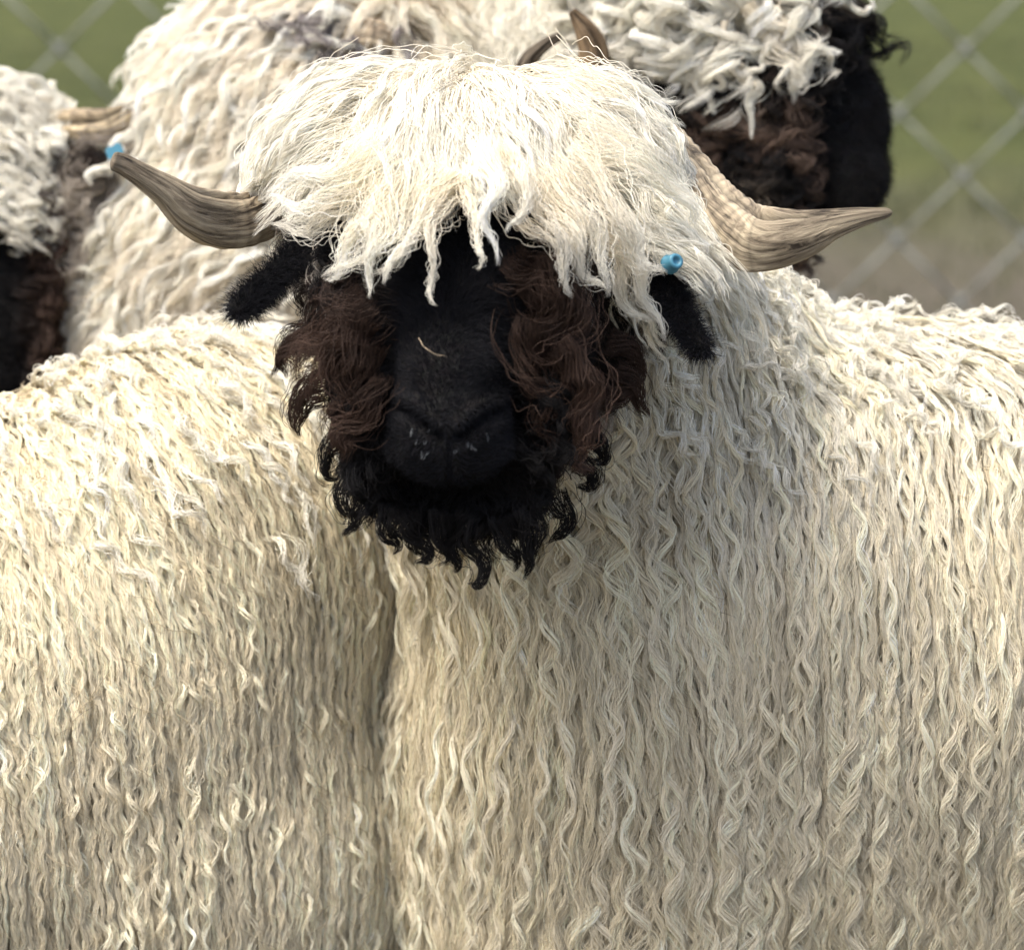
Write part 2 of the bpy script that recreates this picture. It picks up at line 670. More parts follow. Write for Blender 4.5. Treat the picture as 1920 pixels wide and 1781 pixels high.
def head_lumps(bm, S, f, s, u, k=1.0):
    """skull, forehead, nose bridge, muzzle, lips, chin and jaw of a sheep"""
    def e(a, b, c, r):
        ell(bm, S + f * (a * k) + s * (b * k) + u * (c * k), (r[0] * k, r[1] * k, r[2] * k), f, s, u)
    e(0, 0, 0, (.080, .062, .070))
    e(.055, 0, .012, (.065, .060, .052))
    e(.105, 0, .010, (.070, .048, .046))
    e(.150, 0, .002, (.065, .043, .044))
    e(.195, 0, -.006, (.038, .040, .038))
    e(.206, .012, -.016, (.026, .028, .028))
    e(.206, -.012, -.016, (.026, .028, .028))
    e(.188, 0, -.040, (.034, .026, .022))
    e(.10, 0, -.045, (.095, .044, .036))
    e(.045, .03, -.03, (.055, .03, .045))
    e(.045, -.03, -.03, (.055, .03, .045))


def legs(bm, spots, zt, lean=0.0):
    for (x, y, hind) in spots:
        if hind:
            chain(bm, [((x, y, zt), .085), ((x - .02, y, zt - .13), .06), ((x + .05, y, .27), .03), ((x + .035, y, .12), .021), ((x + .02, y, .05), .024), ((x, y, .03), .03)])
        else:
            chain(bm, [((x, y, zt), .075), ((x, y, zt - .15), .05), ((x + .01, y, .26), .03), ((x, y, .12), .020), ((x, y, .05), .023), ((x - .01, y, .03), .029)])


EYES = []


def add_eyes(parent, S, f, s, u, k=1.0):
    for sg in (-1, 1):
        c = S + f * (.072 * k) + s * (sg * .050 * k) + u * (.022 * k)
        bm = Lump()
        ell(bm, c, (.0125 * k,) * 3, seg=20)
        link('eye', bm.mesh('eye'), M_EYE, parent)


def finish_body(name, me, label):
    me.materials.append(M_SKIN)
    o = bpy.data.objects.new(name, me)
    COL.objects.link(o)
    o['label'] = label
    o['category'] = 'sheep'
    o['group'] = 'flock of woolly horned sheep with black faces'
    return o


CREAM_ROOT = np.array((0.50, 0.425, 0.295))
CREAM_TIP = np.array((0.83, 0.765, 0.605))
BASE_CREAM = np.array((0.50, 0.42, 0.30))
WHITE_TIP = np.array((0.88, 0.85, 0.75))
WHITE_ROOT = np.array((0.78, 0.71, 0.57))
BLACK = np.array((0.0078, 0.0072, 0.0075))
BROWN = np.array((0.040, 0.0245, 0.018))
DOWN = Vector((0, 0, -1))


def facing(c, n, margin=0.25):
    """1 where the coat can be seen from the camera or a step beside it"""
    q = np.array(CAM) - c
    q /= np.linalg.norm(q, axis=1)[:, None]
    dot = (q * n).sum(1)
    x, y, d = proj(c)
    inside = (x > -260) & (x < 2180) & (y > -260) & (y < 2050)
    return (smoothstep(-margin - .1, -margin + .1, dot)) * inside


def coverage(c, n):
    """coat everywhere: full where it faces the camera's side, thin elsewhere"""
    return facing(c, n) + 0.0


# ================================================================== the ground
def build_ground():
    m, n, l = mat('meadow')
    tc = n.new('ShaderNodeTexCoord')
    big = n.new('ShaderNodeTexNoise'); big.inputs['Scale'].default_value = 0.35; big.inputs['Detail'].default_value = 4
    mid = n.new('ShaderNodeTexNoise'); mid.inputs['Scale'].default_value = 2.2; mid.inputs['Detail'].default_value = 6
    fine = n.new('ShaderNodeTexNoise'); fine.inputs['Scale'].default_value = 30; fine.inputs['Detail'].default_value = 6
    sep = n.new('ShaderNodeSeparateXYZ')
    # worn, earthy strip along the fence (about 5 to 9 m away), grass beyond it
    mr = n.new('ShaderNodeMapRange')
    mr.inputs['From Min'].default_value = 12.3; mr.inputs['From Max'].default_value = 17.5
    add = n.new('ShaderNodeMath'); add.operation = 'MULTIPLY_ADD'; add.inputs[1].default_value = 5.0
    l.new(tc.outputs['Object'], big.inputs[0]); l.new(tc.outputs['Object'], mid.inputs[0]); l.new(tc.outputs['Object'], fine.inputs[0])
    l.new(tc.outputs['Object'], sep.inputs[0])
    l.new(mid.outputs['Fac'], add.inputs[0]); l.new(sep.outputs['Y'], add.inputs[2])
    l.new(add.outputs[0], mr.inputs['Value'])
    earth = n.new('ShaderNodeValToRGB')
    earth.color_ramp.elements[0].position = .35; earth.color_ramp.elements[0].color = (0.060, 0.052, 0.036, 1)
    earth.color_ramp.elements[1].position = .7; earth.color_ramp.elements[1].color = (0.120, 0.105, 0.080, 1)
    grass = n.new('ShaderNodeValToRGB')
    grass.color_ramp.elements[0].position = .32; grass.color_ramp.elements[0].color = (0.036, 0.046, 0.014, 1)
    grass.color_ramp.elements[1].position = .68; grass.color_ramp.elements[1].color = (0.085, 0.092, 0.030, 1)
    l.new(fine.outputs['Fac'], earth.inputs[0]); l.new(mid.outputs['Fac'], grass.inputs[0])
    mx = n.new('ShaderNodeMix'); mx.data_type = 'RGBA'
    l.new(mr.outputs[0], mx.inputs[0]); l.new(earth.outputs[0], mx.inputs[6]); l.new(grass.outputs[0], mx.inputs[7])
    p = n.new('ShaderNodeBsdfPrincipled'); p.inputs['Roughness'].default_value = .9; p.inputs['Specular IOR Level'].default_value = .1
    b = n.new('ShaderNodeBump'); b.inputs['Distance'].default_value = .03; b.inputs['Strength'].default_value = .7
    l.new(fine.outputs['Fac'], b.inputs['Height']); l.new(b.outputs[0], p.inputs['Normal'])
    l.new(mx.outputs[2], p.inputs['Base Color'])
    o = n.new('ShaderNodeOutputMaterial'); l.new(p.outputs[0], o.inputs[0])
    bm = bmesh.new()
    xs = [-300, -80, -30] + [i * 0.75 for i in range(-16, 17)] + [30, 80, 300]
    ys = [-60, -10] + [i * 0.75 for i in range(-4, 40)] + [45, 90, 400]
    g = []
    for y in ys:
        row = []
        for x in xs:
            z = 0.0
            if y > 5:
                z = 0.05 * noise.noise(Vector((x * .5, y * .5, 0))) * min(1, (y - 5) / 3)
            row.append(bm.verts.new((x, y, z)))
        g.append(row)
    for j in range(len(ys) - 1):
        for i in range(len(xs) - 1):
            bm.faces.new((g[j][i], g[j][i + 1], g[j + 1][i + 1], g[j + 1][i])).smooth = True
    me = bpy.data.meshes.new('ground')
    bm.to_mesh(me); bm.free()
    o = link('ground', me, m)
    o['kind'] = 'structure'
    # grass tufts: blades beyond the pen fence and sparse ones inside
    N = 26000
    y = 4.2 + 22 * rng.random(N) ** 1.6
    x = (rng.random(N) - .5) * (2.0 + y * .55)
    keep = (nval(np.stack([x, y, y * 0], 1), 0.8) > -0.25) & (rng.random(N) < smoothstep(4.5, 12, y) * 0.9 + 0.12)
    x, y = x[keep], y[keep]
    N = len(x)
    h = rng.uniform(.025, .08, N)
    a = rng.random(N) * 6.28
    wd = 0.004 + .003 * rng.random(N)
    ln = rng.uniform(.2, .9, N) * h
    b0 = np.stack([x - np.cos(a) * wd, y - np.sin(a) * wd, x * 0 - .03], 1)
    b1 = np.stack([x + np.cos(a) * wd, y + np.sin(a) * wd, x * 0 - .03], 1)
    mx_ = np.stack([x + np.sin(a) * ln * .35 , y + np.cos(a) * ln * .35, h * .6], 1)
    m1 = mx_ + np.stack([np.cos(a) * wd * .7, np.sin(a) * wd * .7, x * 0], 1)
    m0 = mx_ - np.stack([np.cos(a) * wd * .7, np.sin(a) * wd * .7, x * 0], 1)
    tp = np.stack([x + np.sin(a) * ln, y + np.cos(a) * ln, h], 1)
    V = np.stack([b0, b1, m0, m1, tp], 1).reshape(-1, 3)
    k = np.arange(N) * 5
    quads = np.stack([k, k + 1, k + 3, k + 2], 1).tolist()
    tris = np.stack([k + 2, k + 3, k + 4], 1).tolist()
    me = bpy.data.meshes.new('grass')
    me.from_pydata(V.tolist(), [], quads + tris)
    gm, gn, gl = mat('grass_blade')
    gp = gn.new('ShaderNodeBsdfPrincipled'); gp.inputs['Roughness'].default_value = .6
    gno = gn.new('ShaderNodeTexNoise'); gno.inputs['Scale'].default_value = 3.0
    gtc = gn.new('ShaderNodeTexCoord')
    gr = gn.new('ShaderNodeValToRGB')
    gr.color_ramp.elements[0].position = .35; gr.color_ramp.elements[0].color = (0.04, 0.055, 0.014, 1)
    gr.color_ramp.elements[1].position = .7; gr.color_ramp.elements[1].color = (0.13, 0.12, 0.055, 1)
    gl.new(gtc.outputs['Object'], gno.inputs[0]); gl.new(gno.outputs['Fac'], gr.inputs[0]); gl.new(gr.outputs[0], gp.inputs['Base Color'])
    go = gn.new('ShaderNodeOutputMaterial'); gl.new(gp.outputs[0], go.inputs[0])
    o = link('grass', me, gm)
    o['kind'] = 'stuff'
    o['label'] = 'short green and straw coloured grass growing beyond the wire fence'
    o['category'] = 'grass'


def build_fence():
    """diamond mesh wire fence behind the flock, with twisted crossings, a top rail wire and posts"""
    Y = 6.5
    f = math.cos(0)
    root = bpy.data.objects.new('wire_fence', None)
    COL.objects.link(root)
    root.location = (0, Y, 0)
    root['label'] = 'galvanised diamond mesh wire fence standing blurred behind the sheep'
    root['category'] = 'fence'
    # crossings read off the photograph: pitch about 0.182 m wide, 0.18 m high
    px = 0.251 / 2
    pz = 0.247 / 2
    q = P(1810, 92, 1.0) - CAM
    q = CAM + q * (Y / q.y)
    x0, z0 = q.x, q.z
    bm = Lump()
    bar = bm.bar
    i0, i1 = -26, 26
    zr = range(-16, 4)
    zt = 0
    for i in range(i0, i1):
        for j in range(-14, 6):
            if (i + j) % 2:
                continue
            x, z = x0 + i * px, z0 + j * pz
            if z < 0.02 or z > 1.3:
                continue
            jit = lambda: 0.004 * (random.random() - .5)
            for sx in (-1, 1):
                if z + pz < 1.32:
                    bar((x + jit(), .002 * sx, z), (x + sx * px, -.002 * sx, z + pz), .0036)
            # the twisted knot where two wires hook round each other
            for sg in (-1, 1):
                bar((x - .011, .005 * sg, z - .013 * sg), (x + .011, -.005 * sg, z + .013 * sg), .0052)
    link('wire_mesh', bm.mesh('wire_mesh'), M_WIRE, root)
    for zz in (0.03, 1.31):
        bm = Lump()
        bm.bar((-3.2, 0.0, zz), (3.2, 0.0, zz), .004)
        link('tension_wire', bm.mesh('tension_wire'), M_WIRE, root)
    for xx in (-3.0, 3.0):
        bm = Lump()
        bm.bar((xx, .035, -.2), (xx, .035, 1.36), .024, 20)
        ell(bm, (xx, .035, 1.36), (.027, .027, .027), seg=16)
        link('post', bm.mesh('post'), M_WIRE, root)


build_ground()
build_fence()


def headcoords(S, f, s, u):
    S, f, s, u = [np.array(v) for v in (S, f, s, u)]
    def hc(c):
        q = c - S
        return q @ f, q @ s, q @ u
    return hc


def frame_from(S, M, hint):
    f = (M - S).normalized()
    u = (hint - f * hint.dot(f)).normalized()
    s = f.cross(u).normalized()
    return f, s, u


def seg_dist(c, a, b):
    a, b = np.array(a), np.array(b)
    ab = b - a
    t = np.clip(((c - a) @ ab) / (ab @ ab), 0, 1)
    return np.linalg.norm(c - a - t[:, None] * ab, axis=1)


# ================================================================== sheep A: looks at the camera
def sheep_a():
    S = P(868, 375, 2.335)
    Mz = P(842, 800, 2.21)
    f, s, u = frame_from(S, Mz, -F_ + U_ * .3)
    bm = Lump()
    head_lumps(bm, S, f, s, u)
    # neck, chest, barrel, rump
    ell(bm, S - f * .02 - u * .015, (.075, .105, .062), f, s, u)                    # wool cap
    for sg in (-1, 1):
        ell(bm, S - f * .035 - u * .015 + s * (.058 * sg), (.055, .058, .055), f, s, u)
    chain(bm, [(S - u * .03, .072), ((0.03, 2.47, .86), .125), ((.07, 2.55, .76), .17)])
    ell(bm, (.11, 2.58, .60), (.185, .195, .235))
    ell(bm, (.103, 2.58, .50), (.195, .195, .25))
    ell(bm, (.11, 2.58, .40), (.195, .19, .21))
    ell(bm, (.30, 2.60, .42), (.25, .19, .19))
    ell(bm, (.50, 2.60, .50), (.50, .20, .22))
    ell(bm, (.26, 2.59, .48), (.22, .195, .23))
    ell(bm, (.155, 2.62, .72), (.12, .13, .125))
    ell(bm, (.30, 2.59, .70), (.24, .165, .128))
    ell(bm, (.33, 2.60, .575), (.36, .215, .225))
    ell(bm, (.22, 2.565, .63), (.22, .18, .18))
    ell(bm, (.50, 2.59, .67), (.55, .17, .135))
    ell(bm, (.66, 2.62, .575), (.38, .225, .225))
    ell(bm, (.90, 2.64, .60), (.19, .18, .20))
    legs(bm, [(.10, 2.50, 0), (.10, 2.76, 0), (.93, 2.52, 1), (.93, 2.76, 1)], .45)
    chain(bm, [((1.05, 2.64, .66), .035), ((1.10, 2.64, .55), .03), ((1.11, 2.64, .40), .02)])
    flatn = -F_
    chain(bm, [(P(660, 425, 2.345), .014), (P(570, 468, 2.305), .0112), (P(500, 535, 2.28), .0120), (P(452, 580, 2.265), .0115)], flat=flatn)
    chain(bm, [(P(1120, 430, 2.345), .014), (P(1228, 488, 2.305), .0115), (P(1268, 575, 2.28), .0125), (P(1314, 655, 2.265), .0105)], flat=flatn)
    me = fuse(bm, 0.0042, 7)
    relax(me, lambda c: smoothstep(.115, .19, seg_dist(c, S - f * .03, Mz)) * (c[:, 2] > .33)
          * smoothstep(.035, .06, np.minimum(seg_dist(c, P(640, 440, 2.335), P(452, 580, 2.265)), seg_dist(c, P(1150, 440, 2.335), P(1314, 655, 2.265)))), 260)
    # sculpt nostrils, philtrum and mouth on the muzzle
    b2 = bmesh.new(); b2.from_mesh(me)
    for _ in range(1):
        es = set()
        for v in b2.verts:
            q = v.co - S
            if q.dot(f) > .13 and q.dot(u) > -.055 and abs(q.dot(s)) < .06 and seg_ok(v.co, S, f):
                es.update(v.link_edges)
        bmesh.ops.subdivide_edges(b2, edges=list(es), cuts=2, use_grid_fill=True, smooth=0.5)
    b2.normal_update()
    nost = []
    for sg in (-1, 1):
        nost.append([(842 + sg * 88, 768), (842 + sg * 62, 782), (842 + sg * 38, 800), (842 + sg * 20, 818)])
    mouth = [(745, 872), (775, 900), (812, 915), (846, 914), (880, 914), (920, 898), (945, 872)]
    phil = [(843, 832), (843, 905)]

    def dpl(x, y, pl):
        best = 1e9
        for (x1, y1), (x2, y2) in zip(pl[:-1], pl[1:]):
            dx, dy = x2 - x1, y2 - y1
            t = max(0, min(1, ((x - x1) * dx + (y - y1) * dy) / (dx * dx + dy * dy)))
            best = min(best, math.hypot(x - x1 - dx * t, y - y1 - dy * t))
        return best
    for v in b2.verts:
        q = v.co - S
        if q.dot(f) > .12 and v.normal.dot(-F_) > -0.05 and abs(q.dot(s)) < .06:
            w_ = v.co - CAM
            d = w_.dot(F_)
            x, y = 960 + w_.dot(R_) / d * FPX, 890.5 - w_.dot(U_) / d * FPX
            if not (650 < x < 1050 and 700 < y < 1000):
                continue
            k = 0.0
            for pl in nost:
                dd = dpl(x, y, pl)
                k += -.014 * math.exp(-(dd / 10) ** 2)
                dd2 = dpl(x, y + 24, pl)
                k += .0035 * math.exp(-(dd2 / 14) ** 2)
            k += -.004 * math.exp(-(dpl(x, y, phil) / 6) ** 2)
            k += -.009 * math.exp(-(dpl(x, y, mouth) / 9) ** 2)
            k += .003 * math.exp(-(dpl(x, y + 28, mouth) / 22) ** 2)
            v.co += v.normal * k
    b2.to_mesh(me); b2.free()
    for p_ in me.polygons: p_.use_smooth = True
    co = co_of(me)
    hc = headcoords(S, f, s, u)
    a, b, c = hc(co)
    x, y, d = proj(co)
    dh = seg_dist(co, S, Mz + f * .01)
    head = (dh < .115) & (a > -.12)
    face = (dh < .072) & (a > .035) & (c > -.09)
    earz = (seg_dist(co, P(590, 458, 2.31), P(452, 580, 2.265)) < .024) | (seg_dist(co, P(1226, 488, 2.305), P(1314, 655, 2.265)) < .024)
    rgb = np.tile(BASE_CREAM, (len(co), 1))
    rgb[face] = BLACK * 1.1
    cheek = face & (np.abs(b) > .036)
    rgb[cheek] = BLACK * 1.5
    rgb[earz] = BLACK
    low = co[:, 2] < .40
    legz = low & (co[:, 2] < .30)
    rgb[legz & (np.abs(co[:, 2] - .24) < .06)] = BLACK * 2
    rgb[co[:, 2] < .045] = (0.04, .035, .03)
    set_fur(me, rgb)
    o = finish_body('sheep', me, 'cream sheep with black face and two outspread horns looking at the camera')
    sf = Surf(me)
    add_eyes(o, S, f, s, u)

    # ---------------- body fleece
    Sm = Mz + f * .01
    ear_a = (P(600, 450, 2.315), P(452, 580, 2.265)); ear_b = (P(1215, 482, 2.31), P(1314, 655, 2.265))

    def wbody(cn, n):
        w_ = facing(cn, n) * (cn[:, 2] > .33)
        w_ *= seg_dist(cn, S - f * .02, Sm) > .098
        w_ *= (seg_dist(cn, *ear_a) > .022) & (seg_dist(cn, *ear_b) > .022)
        return w_
    Pr, Nr = sf.sample(60000, wbody, .0096)
    hx = np.array(S)

    def fbody(p, n, t):
        # falls from the spine down the side; under the head it spreads out over the chest
        v = Vector((0, -.22 if p.y < 2.62 else .3, -1))
        if p.x < .16:
            v.x = (p.x - .06) * 2.2
        if p.z > .80 and p.x > .1:
            v.x += .35
        nn_ = noise.noise(p * 9)
        v.x += nn_ * .2 + noise.noise(p * 3.1) * .2
        return v.normalized()
    px_, py_, pd_ = proj(Pr)
    nearneck = smoothstep(1350, 1000, px_)
    L = .155 - .03 * nearneck + .05 * rng.random(len(Pr))
    L = np.where((px_ < 700) & (py_ < 640), L * .3, L)
    topz = smoothstep(.78, .83, Pr[:, 2])
    L = L * (1 - .35 * topz)
    G, NN = trace(sf, Pr, Nr, fbody, L, 24, .35, .004, .019, .9, .45)
    ph = nphase(Pr, 7, 4.0) - Pr[:, 2] * 2 * math.pi / .040
    wv = .0011 + .0011 * rng.random(len(Pr)) + .0015 * nearneck
    wv = wv * (.75 + 1.0 * smoothstep(-.2, .5, nval(Pr, 6, 3)))
    per = .040 * (1 + .13 * rng.normal(0, 1, len(Pr)).clip(-2, 2)) + .010 * nearneck
    yel = smoothstep(-.2, .5, nval(Pr, 5, 9))[:, None] * .5 + nearneck[:, None] * .5
    tip = CREAM_TIP * (1 - yel * np.array([.02, .05, .14]))
    up_ = smoothstep(.76, .84, Pr[:, 2])[:, None] * .8
    tip = tip * (1 - up_) + WHITE_TIP * .97 * up_
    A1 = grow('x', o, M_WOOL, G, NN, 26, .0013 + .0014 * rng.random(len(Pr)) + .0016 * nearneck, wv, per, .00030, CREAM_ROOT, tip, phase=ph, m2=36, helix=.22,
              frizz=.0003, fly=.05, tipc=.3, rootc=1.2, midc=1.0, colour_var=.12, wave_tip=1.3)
    # bold stray ringlets over the coat
    k = rng.random(len(Pr)) < .12
    G2, NN2 = trace(sf, Pr[k], Nr[k], fbody, L[k], 24, .35, .012, .024, .85, .6)
    A2 = grow('x', o, M_WOOL, G2, NN2, 20, .0016, wv[k] * 1.5 + .0008, per[k] * 1.1, .00030, CREAM_TIP * .95, CREAM_TIP * 1.08, phase=ph[k], m2=34, helix=.3, frizz=.0004, fly=.04, tipc=.3, wave_tip=1.4)
    # underwool
    Pu, Nu = sf.sample(70000, wbody, .0085)
    G3, NN3 = trace(sf, Pu, Nu, fbody, .035 + .02 * rng.random(len(Pu)), 8, .3, .002, .008, .9, .4)
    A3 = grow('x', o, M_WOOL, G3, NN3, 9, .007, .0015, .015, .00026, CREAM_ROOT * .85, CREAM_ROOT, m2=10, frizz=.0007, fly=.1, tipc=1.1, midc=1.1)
    # loose curls standing off the back and withers
    def wtop(cn, n):
        return wbody(cn, n) * smoothstep(.72, .83, cn[:, 2]) ** 2 * (cn[:, 0] > .08)
    Pt, Nt = sf.sample(2200, wtop)
    ft = lambda p, n, t: Vector((noise.noise(p * 22) * .9 + .4, -.4, noise.noise(p * 22 + Vector((5, 5, 5))) - .15)).normalized()
    Gt, NNt = trace(sf, Pt, Nt, ft, .04 + .05 * rng.random(len(Pt)), 16, .5, .012, .030, .35, .8)
    A4 = grow('x', o, M_WOOL, Gt, NNt, 14, .0014 + .002 * rng.random(len(Pt)), .0035, .028, .00028, CREAM_TIP, WHITE_TIP, m2=20, frizz=.0006, fly=.15, tipc=.3, wave_tip=1.5)
    commit('fleece', o, M_WOOL, [A1, A2, A3, A4])

    # ---------------- wool cap / forelock
    apex = S - f * .085 + u * .012 + s * 0.0

    def wcrown(cn, n):
        a, b, c = hc(cn)
        ok = (seg_dist(cn, S - f * .02, Sm) < .125) & (a < .034 - .6 * np.abs(b)) & (a > -.16) & (c > -.075)
        ok &= (seg_dist(cn, *ear_a) > .024) & (seg_dist(cn, *ear_b) > .024)
        ok &= ~((b * (1 if s.dot(R_) > 0 else -1) < -.045) & (a > -.018))
        return ok * smoothstep(-.5, -.2, (n @ np.array(-F_)))
    Pc, Nc = sf.sample(60000, wcrown, .0066)
    sgn_s = 1 if s.dot(R_) > 0 else -1

    def fcrown(p, n, t):
        q = p - apex
        q = q + u * .01
        if q.length < 1e-4:
            q = f.copy()
        q.normalize()
        lat = q.dot(R_)
        return (q + R_ * lat * (.75 if lat > 0 else .5) + DOWN * (.3 * (1 - min(1, abs(lat) * 1.3)) - .04) + Vector((noise.noise(p * 6) * .5 + noise.noise(p * 20) * .16, 0, noise.noise(p * 7 + Vector((5, 5, 5))) * .3))).normalized()
    Lc = .115 + .05 * rng.random(len(Pc))
    a_, b_, c_ = hc(Pc)
    Lc = Lc * (1 - .22 * smoothstep(.02, .06, -b_ * sgn_s))
    Lc = Lc * (1 - .66 * smoothstep(.055, .015, np.abs(b_)) * smoothstep(-.05, .01, a_))
    Gc, NNc = trace(sf, Pc, Nc, fcrown, Lc, 18, .10, .006, .020, .6, .3)
    phc = nphase(Pc, 10, 5)
    C1 = grow('x', o, M_WOOL, Gc, NNc, 44, .0045 + .0045 * rng.random(len(Pc)), .0012 + .0026 * rng.random(len(Pc)), .045 + .03 * rng.random(len(Pc)), .00029,
              WHITE_ROOT, WHITE_TIP, phase=phc, m2=20, frizz=.00035, fly=.05, tipc=.42, rootc=1.5, midc=1.15, len_var=.45, colour_var=.05, helix=.4)
    k = rng.random(len(Pc)) < .12
    G2, NN2 = trace(sf, Pc[k], Nc[k], fcrown, Lc[k] * 1.05, 18, .2, .016, .026, .6, .35)
    C2 = grow('x', o, M_WOOL, G2, NN2, 26, .0023, .0036, .055, .0003, WHITE_TIP * .95, WHITE_TIP * 1.05, m2=20, frizz=.0004, fly=.06, tipc=.25, wave_tip=1.3)
    # hand-laid fringe locks over brow and temples: (points, half thickness)
    fr = [([(850, 330, 2.235), (790, 400, 2.215), (745, 480, 2.20), (712, 530, 2.20)], .0035),
          ([(830, 345, 2.235), (812, 430, 2.205), (806, 520, 2.20), (818, 575, 2.20)], .0022),
          ([(905, 270, 2.22), (925, 350, 2.20), (912, 420, 2.19), (935, 500, 2.195)], .0036),
          ([(870, 340, 2.24), (882, 400, 2.21), (905, 470, 2.20), (890, 505, 2.20)], .0016),
          ([(940, 270, 2.23), (985, 330, 2.21), (975, 400, 2.20), (950, 440, 2.20)], .0026),
          ([(990, 400, 2.24), (1035, 440, 2.21), (1060, 500, 2.205), (1068, 560, 2.21)], .0048),
          ([(1000, 330, 2.25), (1090, 400, 2.23), (1130, 480, 2.225), (1135, 560, 2.23)], .007),
          ([(1040, 300, 2.26), (1150, 390, 2.24), (1200, 480, 2.24), (1250, 520, 2.25)], .007),
          ([(1020, 360, 2.25), (1070, 430, 2.22), (1100, 520, 2.22), (1140, 545, 2.225)], .006),
          ([(770, 340, 2.24), (735, 420, 2.215), (700, 480, 2.21), (685, 560, 2.21)], .0060),
          ([(740, 330, 2.25), (710, 400, 2.22), (690, 470, 2.215), (605, 525, 2.225)], .0062),
          ([(720, 360, 2.25), (670, 430, 2.24), (640, 500, 2.24), (605, 530, 2.25)], .0048),
          ([(700, 300, 2.26), (640, 360, 2.25), (560, 385, 2.26), (500, 370, 2.27)], .007),
          ([(720, 270, 2.26), (640, 310, 2.25), (560, 330, 2.26), (495, 355, 2.28)], .006),
          ([(690, 350, 2.26), (620, 400, 2.25), (570, 430, 2.26), (500, 425, 2.28)], .006),
          ([(860, 345, 2.24), (800, 410, 2.215), (760, 470, 2.20), (690, 520, 2.21)], .004),
          ([(1080, 250, 2.27), (1200, 300, 2.27), (1290, 380, 2.29), (1310, 430, 2.31)], .007),
          ([(1130, 430, 2.27), (1190, 500, 2.26), (1215, 570, 2.26), (1250, 640, 2.27)], .005),
          ([(1150, 450, 2.28), (1165, 520, 2.265), (1180, 590, 2.265), (1240, 600, 2.27)], .004),
          ([(1040, 150, 2.36), (1130, 160, 2.35), (1210, 180, 2.36), (1275, 190, 2.38)], .007),
          ([(1060, 180, 2.34), (1150, 190, 2.34), (1220, 225, 2.35), (1290, 240, 2.37)], .006),
          ([(700, 180, 2.34), (610, 210, 2.33), (540, 250, 2.33), (480, 262, 2.34)], .007)]
    lines = [[P(x, y, d - .012) for x, y, d in ln] for ln, r in fr]
    Gf, Nf = paths(lines, 14)
    C3 = grow('x', o, M_WOOL, Gf, Nf, 80, np.array([r for _, r in fr]) * 1.1, .0024, .05, .00021, WHITE_ROOT * 1.1, WHITE_TIP, m2=20, frizz=.0007, fly=.2, tipc=.10, rootc=2.6, midc=.9, len_var=.5)
    commit('forelock', o, M_WOOL, [C1, C2, C3])

    # ---------------- cheek wool, beard, jowls
    def wcheek(cn, n):
        a, b, c = hc(cn)
        side = (np.abs(b) > .038 + .003 * (a > .17)) | (c < -.02)
        ok = (seg_dist(cn, S, Sm) < .085) & side & (a > .03) & (a < .205) & (c < .045) & (seg_dist(cn, *ear_a) > .026) & (seg_dist(cn, *ear_b) > .026)
        return ok * 1.0
    Pk, Nk = sf.sample(60000, wcheek, .0066)
    ak, bk, ck = hc(Pk)

    def fcheek(p, n, t):
        b = (p - S).dot(R_)
        side = (1 if b > 0 else -1) * min(1, abs(b) / .03)
        return (R_ * side * (.80 - .95 * t) - F_ * .12 + DOWN * (.55 + .35 * t) + Vector((noise.noise(p * 14) * .55, 0, noise.noise(p * 14 + Vector((7, 1, 1))) * .35))).normalized()
    Lk = .050 + .036 * rng.random(len(Pk)) + .012 * (bk * sgn_s > 0)
    Lk = Lk * (1 - .3 * smoothstep(.13, .17, ak))
    Gk, NNk = trace(sf, Pk, Nk, fcheek, Lk, 16, .75, .004, .032, .12, .8)
    xk, yk, dk = proj(Pk)
    mixb = np.clip(.55 + .9 * nval(Pk, 18, 4), 0, 1)[:, None] * smoothstep(.19, .12, ak)[:, None]
    mixb = np.clip((mixb * 1.7 - .55) * np.where((bk * sgn_s)[:, None] > .05, .4, 1), 0, 1)
    rt = BLACK * (1 - mixb) + BROWN * .8 * mixb
    tp = BLACK * 1.5 * (1 - mixb) + BROWN * 1.9 * mixb
    K1 = grow('x', o, M_DARK, Gk, NNk, 42, .0034 + .0036 * rng.random(len(Pk)), .0013 + .0022 * rng.random(len(Pk)), .024 + .012 * rng.random(len(Pk)), .00024,
              rt, tp, phase=nphase(Pk, 18, 4), m2=24, frizz=.0005, fly=.13, tipc=.22, rootc=1.5, midc=1.1, wave_tip=2.2, len_var=.4, colour_var=.15)
